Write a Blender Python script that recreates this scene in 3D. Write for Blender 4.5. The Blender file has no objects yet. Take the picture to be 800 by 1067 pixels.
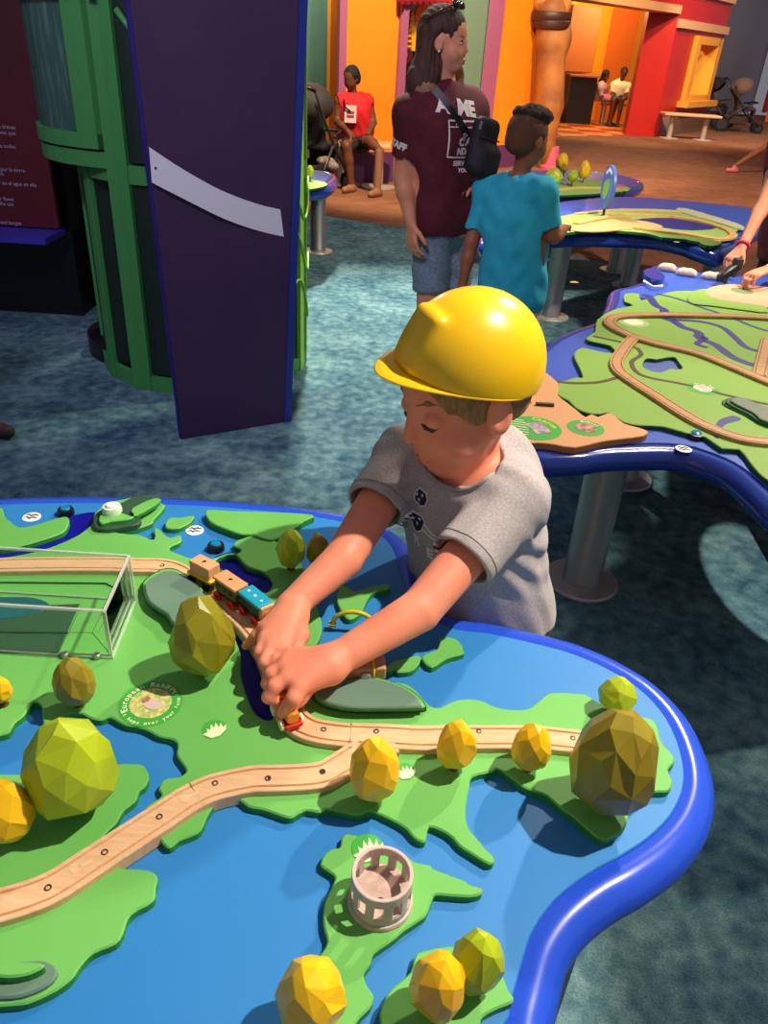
import bpy, bmesh, math, random
import numpy as np
from mathutils import Vector, Matrix, geometry
from mathutils.bvhtree import BVHTree
random.seed(7); np.random.seed(7)
D = bpy.data; C = bpy.context.scene.collection
# ------------------------------------------------------------------ camera model
F=801.0; PI_=math.radians(31.4); TH=math.radians(3.6); H=1.45
_c,_s=math.cos(PI_),math.sin(PI_); _ct,_st=math.cos(TH),math.sin(TH)
FW=Vector((0,_c,-_s)); UP0=Vector((0,_s,_c)); RT0=Vector((1,0,0))
RT=RT0*_ct+UP0*_st; UP=UP0*_ct-RT0*_st
CAMP=Vector((0,0,H))
def ray(x,y): return FW*F+RT*(x-400)-UP*(y-533.5)
def P(x,y,z=0.0):
    d=ray(x,y); return CAMP+d*((z-H)/d.z)
def Q(x,y,Y):
    d=ray(x,y); return CAMP+d*(Y/d.y)
cam=D.cameras.new('camera'); cam.sensor_fit='HORIZONTAL'; cam.sensor_width=36; cam.lens=36*F/800
cam.clip_start=.05; cam.clip_end=200
camo=D.objects.new('camera',cam); C.objects.link(camo)
camo.matrix_world=Matrix(((RT.x,UP.x,-FW.x,0),(RT.y,UP.y,-FW.y,0),(RT.z,UP.z,-FW.z,H),(0,0,0,1)))
bpy.context.scene.camera=camo
# ------------------------------------------------------------------ materials
def lin(h):
    if isinstance(h,str):
        h=h.lstrip('#'); v=[int(h[i:i+2],16)/255 for i in (0,2,4)]
    else: v=h
    return tuple((c/12.92 if c<=.04045 else ((c+.055)/1.055)**2.4) for c in v)+(1,)
def mat(name,col,rough=.5,metal=0,col2=None,scale=20,bump=0,bscale=60,sss=0,spec=None,coat=0,emis=None,es=0,detail=4,stretch=None,contrast=(.35,.65)):
    m=D.materials.new(name); m.use_nodes=True; nt=m.node_tree; b=nt.nodes['Principled BSDF']
    b.inputs['Base Color'].default_value=lin(col); b.inputs['Roughness'].default_value=rough; b.inputs['Metallic'].default_value=metal
    if spec is not None: b.inputs['Specular IOR Level'].default_value=spec
    if coat: b.inputs['Coat Weight'].default_value=coat; b.inputs['Coat Roughness'].default_value=.12
    if sss:
        b.inputs['Subsurface Weight'].default_value=sss; b.inputs['Subsurface Radius'].default_value=(.012,.005,.003); b.inputs['Subsurface Scale'].default_value=1
    if emis: b.inputs['Emission Color'].default_value=lin(emis); b.inputs['Emission Strength'].default_value=es
    tc=nt.nodes.new('ShaderNodeTexCoord'); src=tc.outputs['Object']
    if stretch:
        mp=nt.nodes.new('ShaderNodeMapping'); mp.inputs['Scale'].default_value=stretch; nt.links.new(src,mp.inputs[0]); src=mp.outputs[0]
    if col2:
        n=nt.nodes.new('ShaderNodeTexNoise'); n.inputs['Scale'].default_value=scale; n.inputs['Detail'].default_value=detail; nt.links.new(src,n.inputs[0])
        r=nt.nodes.new('ShaderNodeValToRGB'); r.color_ramp.elements[0].position=contrast[0]; r.color_ramp.elements[1].position=contrast[1]
        r.color_ramp.elements[0].color=lin(col); r.color_ramp.elements[1].color=lin(col2)
        nt.links.new(n.outputs[0],r.inputs[0]); nt.links.new(r.outputs[0],b.inputs['Base Color'])
    if bump:
        n=nt.nodes.new('ShaderNodeTexNoise'); n.inputs['Scale'].default_value=bscale; n.inputs['Detail'].default_value=3; nt.links.new(src,n.inputs[0])
        u=nt.nodes.new('ShaderNodeBump'); u.inputs['Strength'].default_value=bump; u.inputs['Distance'].default_value=.004
        nt.links.new(n.outputs[0],u.inputs['Height']); nt.links.new(u.outputs[0],b.inputs['Normal'])
    return m
def clearmat(name,col=(1,1,1),a=.15,rough=.02):
    m=D.materials.new(name); m.use_nodes=True; nt=m.node_tree; nt.nodes.clear()
    o=nt.nodes.new('ShaderNodeOutputMaterial'); t=nt.nodes.new('ShaderNodeBsdfTransparent'); g=nt.nodes.new('ShaderNodeBsdfGlossy')
    t.inputs[0].default_value=(*col,1); g.inputs['Roughness'].default_value=rough
    f=nt.nodes.new('ShaderNodeLayerWeight'); f.inputs[0].default_value=.05
    ad=nt.nodes.new('ShaderNodeMath'); ad.operation='ADD'; ad.inputs[1].default_value=a; nt.links.new(f.outputs[0],ad.inputs[0]); ad.use_clamp=True
    x=nt.nodes.new('ShaderNodeMixShader'); nt.links.new(ad.outputs[0],x.inputs[0]); nt.links.new(t.outputs[0],x.inputs[1]); nt.links.new(g.outputs[0],x.inputs[2]); nt.links.new(x.outputs[0],o.inputs[0])
    return m
M={}
M['top']=mat('table_blue','#297cc0',.5,col2='#3084c8',scale=2,spec=.35)
M['rim']=mat('rim_blue','#2450d0',.22,coat=.4)
M['top2']=mat('table_blue_two','#3a5cc0',.4)
M['rim2']=mat('rim_blue_two','#1c3a9c',.2,coat=.5)
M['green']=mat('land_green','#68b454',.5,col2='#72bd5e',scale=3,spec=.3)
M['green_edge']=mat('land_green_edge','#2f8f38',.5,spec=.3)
M['green2']=mat('land_green_two','#86b04a',.55,spec=.3)
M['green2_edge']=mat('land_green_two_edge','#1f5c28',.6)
M['hill']=mat('hill_grey','#5f7f6c',.6,col2='#688a74',scale=6)
M['hill_dark']=mat('hill_dark','#2c5238',.6)
M['hill_green']=mat('hill_green','#2f9440',.5)
M['river']=mat('river_navy','#0d0a8c',.4,spec=.3)
M['river2']=mat('river_violet','#2c2a80',.5)
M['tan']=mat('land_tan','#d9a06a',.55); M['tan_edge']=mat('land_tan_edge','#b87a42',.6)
M['wood']=mat('track_wood','#e6bc92',.5,col2='#dcae80',scale=30,stretch=(1,6,1),spec=.3)
M['wood_groove']=mat('track_groove','#c08a58',.6)
M['wood2']=mat('track_wood_two','#c99a68',.5,col2='#b58450',scale=30,stretch=(1,6,1))
M['wood2_groove']=mat('track_groove_two','#8f6238',.6)
M['road']=mat('road_groove','#553c26',.7)
M['steel']=mat('brushed_steel','#b4b4b2',.38,.85,col2='#a4a4a2',scale=8,stretch=(1,1,.1))
M['base']=mat('base_metal','#c2bab2',.45,.5)
M['screw']=mat('screw_metal','#6b5a4c',.35,.8)
M['white']=mat('white_print','#f2f2ea',.5); M['cream']=mat('cream_print','#f3ecc0',.5)
M['black']=mat('black_plastic','#0c0c0e',.4); M['dkgrey']=mat('dark_grey','#2a2a2c',.6)
M['teal_btn']=mat('teal_button','#0d7fb5',.25,coat=.4)
M['carpet_grey']=None
# ------------------------------------------------------------------ object helpers
def tag(o,label=None,cat=None,group=None,kind=None):
    if label: o['label']=label
    if cat: o['category']=cat
    if group: o['group']=group
    if kind: o['kind']=kind
    return o
def empty(name,loc,label=None,cat=None,group=None,rz=0,kind=None):
    o=D.objects.new(name,None); C.objects.link(o); o.location=loc; o.rotation_euler=(0,0,rz); o.empty_display_size=.05
    return tag(o,label,cat,group,kind)
def link(name,me,m,parent=None,smooth=False,world=True):
    """link mesh given in world coordinates (or local to parent when world=False)"""
    for mm in (m if isinstance(m,(list,tuple)) else [m]): me.materials.append(mm)
    if smooth: me.polygons.foreach_set('use_smooth',[True]*len(me.polygons))
    o=D.objects.new(name,me); C.objects.link(o)
    if parent is not None:
        o.parent=parent
        if world:
            bpy.context.view_layer.update() if False else None
            o.matrix_parent_inverse=wm(parent).inverted()
    return o
def wm(o):
    m=o.matrix_parent_inverse@Matrix.LocRotScale(o.location,o.rotation_euler,o.scale)
    return (wm(o.parent)@m) if o.parent else Matrix.LocRotScale(o.location,o.rotation_euler,o.scale)
class MB:
    def __init__(s): s.v=[]; s.f=[]; s.mi=[]
    def add(s,vs,fs,mi=0):
        n=len(s.v); s.v+= [tuple(v) for v in vs]; s.f+=[tuple(i+n for i in f) for f in fs]; s.mi+=[mi]*len(fs); return s
    def box(s,c,d,rot=None,mi=0):
        c=Vector(c); x,y,z=d[0]/2,d[1]/2,d[2]/2; vs=[Vector(p) for p in ((-x,-y,-z),(x,-y,-z),(x,y,-z),(-x,y,-z),(-x,-y,z),(x,-y,z),(x,y,z),(-x,y,z))]
        if rot is not None:
            R=rot if isinstance(rot,Matrix) else Matrix.Rotation(rot,3,'Z'); vs=[R@v for v in vs]
        return s.add([c+v for v in vs],[(0,3,2,1),(4,5,6,7),(0,1,5,4),(1,2,6,5),(2,3,7,6),(3,0,4,7)],mi)
    def tube(s,pts,r,n=10,mi=0,closed=False):
        pts=[Vector(p) for p in pts]; rs=r if isinstance(r,(list,tuple)) else [r]*len(pts); N=len(pts); rings=[]
        prev=None
        for i,p in enumerate(pts):
            if closed: t=(pts[(i+1)%N]-pts[i-1])
            else: t=(pts[min(i+1,N-1)]-pts[max(i-1,0)])
            t.normalize()
            a=(prev-t*prev.dot(t)) if prev is not None else t.orthogonal()
            if a.length<1e-6: a=t.orthogonal()
            a.normalize(); prev=a; b=t.cross(a); rings.append([p+(a*math.cos(k*2*math.pi/n)+b*math.sin(k*2*math.pi/n))*rs[i] for k in range(n)])
        vs=[v for g in rings for v in g]; fs=[]
        for i in range(N if closed else N-1):
            j=(i+1)%N
            for k in range(n): fs.append((i*n+k,i*n+(k+1)%n,j*n+(k+1)%n,j*n+k))
        if not closed: fs.append(tuple(reversed(range(n)))); fs.append(tuple((N-1)*n+k for k in range(n)))
        return s.add(vs,fs,mi)
    def lathe(s,c,prof,n=32,mi=0,ax=None,cap=True):
        c=Vector(c); R=Vector((0,0,1)).rotation_difference(Vector(ax)).to_matrix() if ax is not None else Matrix.Identity(3)
        vs=[];N=len(prof)
        for r,z in prof:
            for k in range(n):
                a=k*2*math.pi/n; vs.append(c+R@Vector((r*math.cos(a),r*math.sin(a),z)))
        fs=[(i*n+k,i*n+(k+1)%n,(i+1)*n+(k+1)%n,(i+1)*n+k) for i in range(N-1) for k in range(n)]
        if cap: fs.append(tuple(reversed(range(n)))); fs.append(tuple((N-1)*n+k for k in range(n)))
        return s.add(vs,fs,mi)
    def prism(s,poly,a,b,mi=0,side=None):
        """poly: list of 3D points of one face; extruded from +a*n to +b*n along the direction given as a,b vectors"""
        n=len(poly); A=[Vector(p)+Vector(a) for p in poly]; B=[Vector(p)+Vector(b) for p in poly]
        tris=geometry.tessellate_polygon([A])
        s.add(A+B,[tuple(t) for t in tris]+[tuple(i+n for i in reversed(t)) for t in tris],mi)
        return s.add(A+B,[(i,(i+1)%n,n+(i+1)%n,n+i) for i in range(n)],mi if side is None else side)
    def mesh(s,name):
        me=D.meshes.new(name); me.from_pydata(s.v,[],s.f); 
        bm=bmesh.new(); bm.from_mesh(me); bmesh.ops.remove_doubles(bm,verts=bm.verts,dist=1e-6); bmesh.ops.recalc_face_normals(bm,faces=bm.faces)
        if max(s.mi or [0])>0:
            pass
        bm.to_mesh(me); bm.free()
        if max(s.mi or [0])>0 and len(me.polygons)==len(s.mi): me.polygons.foreach_set('material_index',s.mi)
        return me
    def build(s,name,m,parent=None,smooth=False,bev=0,world=True,seg=2,auto=False):
        me=s.mesh(name); o=link(name,me,m,parent,smooth,world)
        if bev:
            b=o.modifiers.new('bevel','BEVEL'); b.width=bev; b.segments=seg; b.limit_method='ANGLE'; b.angle_limit=math.radians(40)
        if auto:
            me.polygons.foreach_set('use_smooth',[True]*len(me.polygons))
            me.set_sharp_from_angle(angle=math.radians(38))
        return o
def catmull(pts,n=4,closed=True):
    out=[]; N=len(pts); pts=[Vector(p) for p in pts]
    rng=range(N) if closed else range(N-1)
    for i in rng:
        if closed: p0,p1,p2,p3=pts[i-1],pts[i],pts[(i+1)%N],pts[(i+2)%N]
        else: p0,p1,p2,p3=pts[max(i-1,0)],pts[i],pts[i+1],pts[min(i+2,N-1)]
        for k in range(n):
            t=k/n; out.append(.5*((2*p1)+(p2-p0)*t+(2*p0-5*p1+4*p2-p3)*t*t+(3*p1-p0-3*p2+p3)*t**3))
    if not closed: out.append(pts[-1].copy())
    return out
def area2(l): return sum(l[i].x*l[(i+1)%len(l)].y-l[(i+1)%len(l)].x*l[i].y for i in range(len(l)))/2
def dedupe(l,d=.0015):
    out=[]
    for p in l:
        if not out or (p-out[-1]).length>d: out.append(p)
    while len(out)>3 and (out[0]-out[-1]).length<d: out.pop()
    return out
def offset(l,d):
    """inward (d>0) offset of ccw loop"""
    N=len(l); out=[]
    for i in range(N):
        a=(l[i]-l[i-1]); b=(l[(i+1)%N]-l[i]); a.z=b.z=0; a.normalize(); b.normalize(); t=a+b
        if t.length<1e-6: t=a
        t.normalize(); nrm=Vector((-t.y,t.x,0)); k=max(.5,nrm.dot(Vector((-a.y,a.x,0)))); out.append(l[i]+nrm*(d/k))
    return out
def plate(name,loops,z0,z1,m,parent,bev=.002,smooth=3,px=True,label=None):
    """solid plate between heights; loops[0] outer, others holes. material slots: 0 top, 1 side"""
    L=[]
    for k,lp in enumerate(loops):
        pts=[P(x,y,z1) for x,y in lp] if px else [Vector((p[0],p[1],z1)) for p in lp]
        if smooth: pts=catmull(pts,smooth)
        pts=dedupe(pts)
        a=area2(pts)
        if (a<0)==(k==0): pts.reverse()
        L.append(pts)
    mb=MB(); tops=[offset(l,bev) for l in L]
    off=0; allv=[v for l in tops for v in l]
    tris=geometry.tessellate_polygon([[v for v in l] for l in tops])
    mb.add(allv,[tuple(t) for t in tris],0)
    bots=[[Vector((v.x,v.y,z0)) for v in l] for l in L]
    bt=[v for l in bots for v in l]
    mb.add(bt,[tuple(reversed(t)) for t in tris],1)
    for tl,l,bl in zip(tops,L,bots):
        n=len(l); mid=[Vector((v.x,v.y,z1-bev)) for v in l]
        mb.add(tl+mid+bl,[(i,n+i,n+(i+1)%n,(i+1)%n) for i in range(n)],0)
        mb.add(tl+mid+bl,[(n+i,2*n+i,2*n+(i+1)%n,n+(i+1)%n) for i in range(n)],1)
    me=D.meshes.new(name); me.from_pydata(mb.v,[],mb.f); me.polygons.foreach_set('material_index',mb.mi)
    bm=bmesh.new(); bm.from_mesh(me); bmesh.ops.remove_doubles(bm,verts=bm.verts,dist=1e-6); bmesh.ops.recalc_face_normals(bm,faces=bm.faces); bm.to_mesh(me); bm.free()
    o=link(name,me,m,parent)
    if label: o['label']=label
    return o
def strip(name,pxs,z0,z1,w,m,parent=None,n=6,closed=False,groove=None,gm=None,px=True):
    """flat-topped bar following a path; optional two running grooves"""
    pts=[P(x,y,z1) for x,y in pxs] if px else [Vector(p) for p in pxs]
    pts=catmull(pts,n,closed)
    N=len(pts); prof=None
    h=z1-z0
    if groove:
        g0,g1,gd=groove  # groove inner/outer offsets from centre, depth
        prof=[(-w,-h),(-w,-.0012),(-w+.0012,0),(-g1,0),(-g1+.001,-gd),(-g0-.001,-gd),(-g0,0),(g0,0),(g0+.001,-gd),(g1-.001,-gd),(g1,0),(w-.0012,0),(w,-.0012),(w,-h)]
        mis=[0,0,0,0,1,0,0,0,1,0,0,0,0]
    else:
        prof=[(-w,-h),(-w,-.001),(-w+.001,0),(w-.001,0),(w,-.001),(w,-h)]; mis=[0]*5
    vs=[]; K=len(prof)
    for i,p in enumerate(pts):
        t=(pts[(i+1)%N]-pts[i-1]) if closed else (pts[min(i+1,N-1)]-pts[max(i-1,0)]); t.z=0; t.normalize(); nr=Vector((t.y,-t.x,0))
        for a,b in prof: vs.append(p+nr*a+Vector((0,0,b)))
    fs=[];mi=[]
    for i in range(N if closed else N-1):
        j=(i+1)%N
        for k in range(K-1): fs.append((i*K+k,i*K+k+1,j*K+k+1,j*K+k)); mi.append(mis[k])
        fs.append((i*K+K-1,i*K,j*K,j*K+K-1)); mi.append(0)
    if not closed:
        fs.append(tuple(range(K))); mi.append(0); fs.append(tuple((N-1)*K+k for k in reversed(range(K)))); mi.append(0)
    me=D.meshes.new(name); me.from_pydata(vs,[],fs); me.polygons.foreach_set('material_index',mi)
    bm=bmesh.new(); bm.from_mesh(me); bmesh.ops.recalc_face_normals(bm,faces=bm.faces); bm.to_mesh(me); bm.free()
    return link(name,me,[m,gm or m],parent)
def rimloft(name,outline,ztop,r,m,parent,inner=.045):
    """bullnose rim with round section following a ccw outline (points at outermost edge)"""
    prof=[]
    for k in range(13):
        a=math.radians(100-190*k/12); prof.append((r-r*math.cos(a), ztop-.001-r+r*math.sin(a)))
    prof.append((inner,ztop-.001-2*r)); prof.append((inner,ztop-.004)); prof.append((r+.012,ztop-.004))
    K=len(prof); N=len(outline); vs=[]
    rings=[offset(outline,d) for d,z in prof]
    for i in range(N):
        for k in range(K):
            v=rings[k][i]; vs.append((v.x,v.y,prof[k][1]))
    fs=[(i*K+k,i*K+(k+1)%K,((i+1)%N)*K+(k+1)%K,((i+1)%N)*K+k) for i in range(N) for k in range(K)]
    me=D.meshes.new(name); me.from_pydata(vs,[],fs); bm=bmesh.new(); bm.from_mesh(me); bmesh.ops.recalc_face_normals(bm,faces=bm.faces); bm.to_mesh(me); bm.free()
    return link(name,me,m,parent,True)
def text_mesh(s,size,ext=.0,font=None,bold=0):
    cu=D.curves.new('t','FONT'); cu.body=s; cu.size=size; cu.align_x='CENTER'; cu.align_y='CENTER'; cu.extrude=ext; cu.offset=bold; cu.resolution_u=2
    o=D.objects.new('t',cu); C.objects.link(o); dg=bpy.context.evaluated_depsgraph_get(); me=D.meshes.new_from_object(o.evaluated_get(dg)); 
    vs=[v.co.copy() for v in me.vertices]; fs=[tuple(p.vertices) for p in me.polygons]
    D.objects.remove(o); D.curves.remove(cu); D.meshes.remove(me); return vs,fs
# ------------------------------------------------------------------ distance-field modelling
class SDF:
    def __init__(s): s.ops=[]
    def cap(s,a,b,ra,rb=None,k=.012,op='u'):
        s.ops.append(('c',np.array(a,float),np.array(b,float),ra,ra if rb is None else rb,k,op)); return s
    def ell(s,c,r,R=None,k=.012,op='u'):
        s.ops.append(('e',np.array(c,float),np.array(r,float),np.array(R if R is not None else Matrix.Identity(3)),k,op)); return s
    def box(s,c,h,R=None,rd=.005,k=.006,op='u'):
        s.ops.append(('b',np.array(c,float),np.array(h,float),np.array(R if R is not None else Matrix.Identity(3)),rd,k,op)); return s
    def half(s,p,n,k=.002):   # keep the side against n
        s.ops.append(('h',np.array(p,float),np.array(Vector(n).normalized(),float),k)); return s
    def disp(s,f): s.ops.append(('d',f)); return s
    def mesh(s,name,vox,iters=0):
        lo=np.full(3,1e9); hi=np.full(3,-1e9)
        for o in s.ops:
            if o[0]=='c' and o[6]=='u':
                r=max(o[3],o[4]); lo=np.minimum(lo,np.minimum(o[1],o[2])-r); hi=np.maximum(hi,np.maximum(o[1],o[2])+r)
            if o[0]=='e' and o[5]=='u': r=max(o[2]); lo=np.minimum(lo,o[1]-r); hi=np.maximum(hi,o[1]+r)
            if o[0]=='b' and o[6]=='u': r=np.linalg.norm(o[2]); lo=np.minimum(lo,o[1]-r); hi=np.maximum(hi,o[1]+r)
        lo-=vox*4; hi+=vox*4
        n=np.ceil((hi-lo)/vox).astype(int)+1
        G=np.full(n,.05+4*vox,np.float32)
        ax=[lo[i]+np.arange(n[i])*vox for i in range(3)]
        def blk(c0,c1):
            i0=np.maximum(0,np.floor((c0-lo)/vox).astype(int)); i1=np.minimum(n,np.ceil((c1-lo)/vox).astype(int)+1); return i0,i1
        for o in s.ops:
            if o[0]=='h':
                d=(ax[0][:,None,None]-o[1][0])*o[2][0]+(ax[1][None,:,None]-o[1][1])*o[2][1]+(ax[2][None,None,:]-o[1][2])*o[2][2]
                G=np.maximum(G,d.astype(np.float32)); continue
            if o[0]=='d':
                i=np.argwhere(np.abs(G)<6*vox)
                X=lo+i*vox; G[i[:,0],i[:,1],i[:,2]]+=o[1](X).astype(np.float32); continue
            if o[0]=='c': r=max(o[3],o[4])+.03+3*vox; k=o[5]; op=o[6]; i0,i1=blk(np.minimum(o[1],o[2])-r,np.maximum(o[1],o[2])+r)
            elif o[0]=='e': r=max(o[2])+.03+3*vox; k=o[4]; op=o[5]; i0,i1=blk(o[1]-r,o[1]+r)
            else: r=np.linalg.norm(o[2])+.03+3*vox; k=o[5]; op=o[6]; i0,i1=blk(o[1]-r,o[1]+r)
            if (i1<=i0).any(): continue
            x=ax[0][i0[0]:i1[0]][:,None,None]; y=ax[1][i0[1]:i1[1]][None,:,None]; z=ax[2][i0[2]:i1[2]][None,None,:]
            if o[0]=='c':
                a,b=o[1],o[2]; ab=b-a; L=max(ab@ab,1e-12)
                t=np.clip(((x-a[0])*ab[0]+(y-a[1])*ab[1]+(z-a[2])*ab[2])/L,0,1)
                d=np.sqrt((x-a[0]-t*ab[0])**2+(y-a[1]-t*ab[1])**2+(z-a[2]-t*ab[2])**2)-(o[3]+(o[4]-o[3])*t)
            else:
                R=o[3]; u=[(x-o[1][0])*R[0,j]+(y-o[1][1])*R[1,j]+(z-o[1][2])*R[2,j] for j in range(3)]
                if o[0]=='e':
                    rr=o[2]; k0=np.sqrt(sum((u[j]/rr[j])**2 for j in range(3))); k1=np.sqrt(sum((u[j]/rr[j]**2)**2 for j in range(3)))+1e-9
                    d=k0*(k0-1)/k1
                else:
                    hh=o[2]-o[4]; q=[np.abs(u[j])-hh[j] for j in range(3)]
                    d=np.sqrt(sum(np.maximum(q[j],0)**2 for j in range(3)))+np.minimum(np.maximum(np.maximum(q[0],q[1]),q[2]),0)-o[4]
            g=G[i0[0]:i1[0],i0[1]:i1[1],i0[2]:i1[2]]
            if op=='u': h=np.maximum(k-np.abs(g-d),0)/k; g[...]=np.minimum(g,d)-h*h*k*.25
            else:
                d=-d; h=np.maximum(k-np.abs(g-d),0)/k; g[...]=np.maximum(g,d)+h*h*k*.25
        # surface nets
        S=G<0
        c=[S[:-1,:-1,:-1],S[1:,:-1,:-1],S[:-1,1:,:-1],S[1:,1:,:-1],S[:-1,:-1,1:],S[1:,:-1,1:],S[:-1,1:,1:],S[1:,1:,1:]]
        cnt=sum(a.astype(np.int8) for a in c); act=(cnt>0)&(cnt<8)
        I=np.argwhere(act); idx=np.full(act.shape,-1,np.int32); idx[act]=np.arange(len(I))
        acc=np.zeros((len(I),3)); w=np.zeros(len(I))
        offs=np.array([(0,0,0),(1,0,0),(0,1,0),(1,1,0),(0,0,1),(1,0,1),(0,1,1),(1,1,1)])
        val=[G[I[:,0]+q[0],I[:,1]+q[1],I[:,2]+q[2]] for q in offs]
        for a,b in ((0,1),(2,3),(4,5),(6,7),(0,2),(1,3),(4,6),(5,7),(0,4),(1,5),(2,6),(3,7)):
            va,vb=val[a],val[b]; m=(va<0)!=(vb<0); t=np.where(m,va/np.where(m,va-vb,1),0)[:,None]
            acc+=np.where(m[:,None],offs[a]*(1-t)+offs[b]*t,0); w+=m
        V=lo+(I+acc/w[:,None])*vox
        Fs=[]
        for axs in range(3):
            a=[slice(None)]*3; b=[slice(None)]*3; a[axs]=slice(0,-1); b[axs]=slice(1,None)
            E=S[tuple(a)]!=S[tuple(b)]; J=np.argwhere(E); o1,o2=[q for q in range(3) if q!=axs]
            J=J[(J[:,o1]>0)&(J[:,o2]>0)&(J[:,o1]<n[o1]-1)&(J[:,o2]<n[o2]-1)]
            def at(da,db):
                K=J.copy(); K[:,o1]-=da; K[:,o2]-=db; return idx[K[:,0],K[:,1],K[:,2]]
            q=np.stack([at(0,0),at(1,0),at(1,1),at(0,1)],1)
            ins=S[J[:,0],J[:,1],J[:,2]]; flip=ins if axs!=1 else ~ins
            q[~flip]=q[~flip][:,::-1]; Fs.append(q)
        Fq=np.concatenate(Fs)
        me=D.meshes.new(name); me.vertices.add(len(V)); me.vertices.foreach_set('co',V.ravel())
        me.loops.add(Fq.size); me.loops.foreach_set('vertex_index',Fq.ravel().astype(np.int32)); me.polygons.add(len(Fq)); me.polygons.foreach_set('loop_start',np.arange(0,Fq.size,4,dtype=np.int32)); me.update(calc_edges=True)
        return me
    def build(s,name,m,parent=None,vox=.004,sm=2):
        me=s.mesh(name,vox)
        o=link(name,me,m,parent,True)
        if sm: md=o.modifiers.new('smooth','SMOOTH'); md.factor=.5; md.iterations=sm
        return o
def project(name,polys,m,target,origin,xdir,ydir,lift=.0012,parent=None,sub=.006,mis=None):
    """lay flat artwork (list of (verts2d,faces)) on a mesh object by casting along the artwork's normal"""
    xd=Vector(xdir).normalized(); yd=Vector(ydir); yd=(yd-xd*yd.dot(xd)).normalized(); nd=xd.cross(yd)
    me0=target.data; vs=[v.co.copy() for v in me0.vertices]; bvh=BVHTree.FromPolygons(vs,[tuple(p.vertices) for p in me0.polygons])
    bm=bmesh.new()
    for q,(vv,ff) in enumerate(polys):
        bv=[bm.verts.new((v[0],v[1],0)) for v in vv]
        for f in ff:
            try: fc=bm.faces.new([bv[i] for i in f]); fc.material_index=(mis[q] if mis else 0)
            except ValueError: pass
    bmesh.ops.triangulate(bm,faces=bm.faces)
    for _ in range(4):
        long=[e for e in bm.edges if e.calc_length()>sub]
        if not long: break
        bmesh.ops.subdivide_edges(bm,edges=long,cuts=1); bmesh.ops.triangulate(bm,faces=bm.faces)
    o0=Vector(origin); dead=[]
    for v in bm.verts:
        p=o0+xd*v.co.x+yd*v.co.y
        h=bvh.ray_cast(p+nd*.25,-nd,.6)
        if h[0] is None: dead.append(v)
        else: v.co=h[0]+nd*lift
    bmesh.ops.delete(bm,geom=dead,context='VERTS')
    me=D.meshes.new(name); bm.to_mesh(me); bm.free()
    o=link(name,me,m,parent); sd=o.modifiers.new('thickness','SOLIDIFY'); sd.thickness=.0006; sd.offset=0
    return o
def ngon2(cx,cy,rx,ry,n=24,a0=0):
    return [(cx+rx*math.cos(a0+2*math.pi*k/n),cy+ry*math.sin(a0+2*math.pi*k/n)) for k in range(n)],[tuple(range(n))]
def poly2(pts): 
    t=geometry.tessellate_polygon([[Vector((p[0],p[1],0)) for p in pts]]); return list(pts),[tuple(x) for x in t]
# ================================================================== setting
def carpet(name,a,b,c,rough=.95,s1=5.0,s2=24):
    m=D.materials.new(name); m.use_nodes=True; nt=m.node_tree; bs=nt.nodes['Principled BSDF']; bs.inputs['Roughness'].default_value=rough; bs.inputs['Specular IOR Level'].default_value=.15
    tc=nt.nodes.new('ShaderNodeTexCoord')
    def noise(sc,dt,dist=0):
        n=nt.nodes.new('ShaderNodeTexNoise'); n.inputs['Scale'].default_value=sc; n.inputs['Detail'].default_value=dt; n.inputs['Distortion'].default_value=dist; nt.links.new(tc.outputs['Object'],n.inputs[0]); return n
    n1=noise(s1,8,.1); n2=noise(s2,10,.15); n3=noise(220,2)
    r=nt.nodes.new('ShaderNodeValToRGB'); e=r.color_ramp.elements; e[0].position=.36; e[0].color=lin(a); e[1].position=.66; e[1].color=lin(c); k=e.new(.5); k.color=lin(b)
    mx=nt.nodes.new('ShaderNodeMix'); mx.data_type='FLOAT'; mx.inputs[0].default_value=.55; nt.links.new(n1.outputs[0],mx.inputs[2]); nt.links.new(n2.outputs[0],mx.inputs[3]); nt.links.new(mx.outputs[0],r.inputs[0])
    m2=nt.nodes.new('ShaderNodeMix'); m2.data_type='RGBA'; m2.blend_type='MULTIPLY'; m2.inputs[0].default_value=.5; nt.links.new(r.outputs[0],m2.inputs[6])
    r3=nt.nodes.new('ShaderNodeValToRGB'); r3.color_ramp.elements[0].position=.35; r3.color_ramp.elements[1].position=.6; r3.color_ramp.elements[0].color=(.35,.35,.35,1); nt.links.new(n3.outputs[0],r3.inputs[0]); nt.links.new(r3.outputs[0],m2.inputs[7])
    nt.links.new(m2.outputs[2],bs.inputs['Base Color'])
    u=nt.nodes.new('ShaderNodeBump'); u.inputs['Strength'].default_value=.5; u.inputs['Distance'].default_value=.004; nt.links.new(n3.outputs[0],u.inputs['Height']); nt.links.new(u.outputs[0],bs.inputs['Normal'])
    return m
m_teal=carpet('carpet_teal','#34586a','#5b8288','#86aaa8',s1=3.2,s2=20)
m_brown=carpet('carpet_brown','#7c5039','#8c5c42','#9c6a4c',s1=.8,s2=5)
def slab(name,pts,z0,z1,m):
    mb=MB(); mb.prism([Vector((p[0],p[1],0)) for p in pts],(0,0,z0),(0,0,z1)); o=mb.build(name,m); tag(o,kind='structure'); return o
slab('floor',[(-9,-1.5),(14,-1.5),(14,30),(-9,30)],-.05,0,m_teal)
slab('floor',[(-9,7.9),(-.73,7.74),(.6,7.15),(2.17,6.29),(4.5,5.7),(14,5.2),(14,30),(-9,30)],-.001,.004,m_brown)
tile=mat('floor_tile','#d9581c',.35); tile.node_tree.nodes
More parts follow.
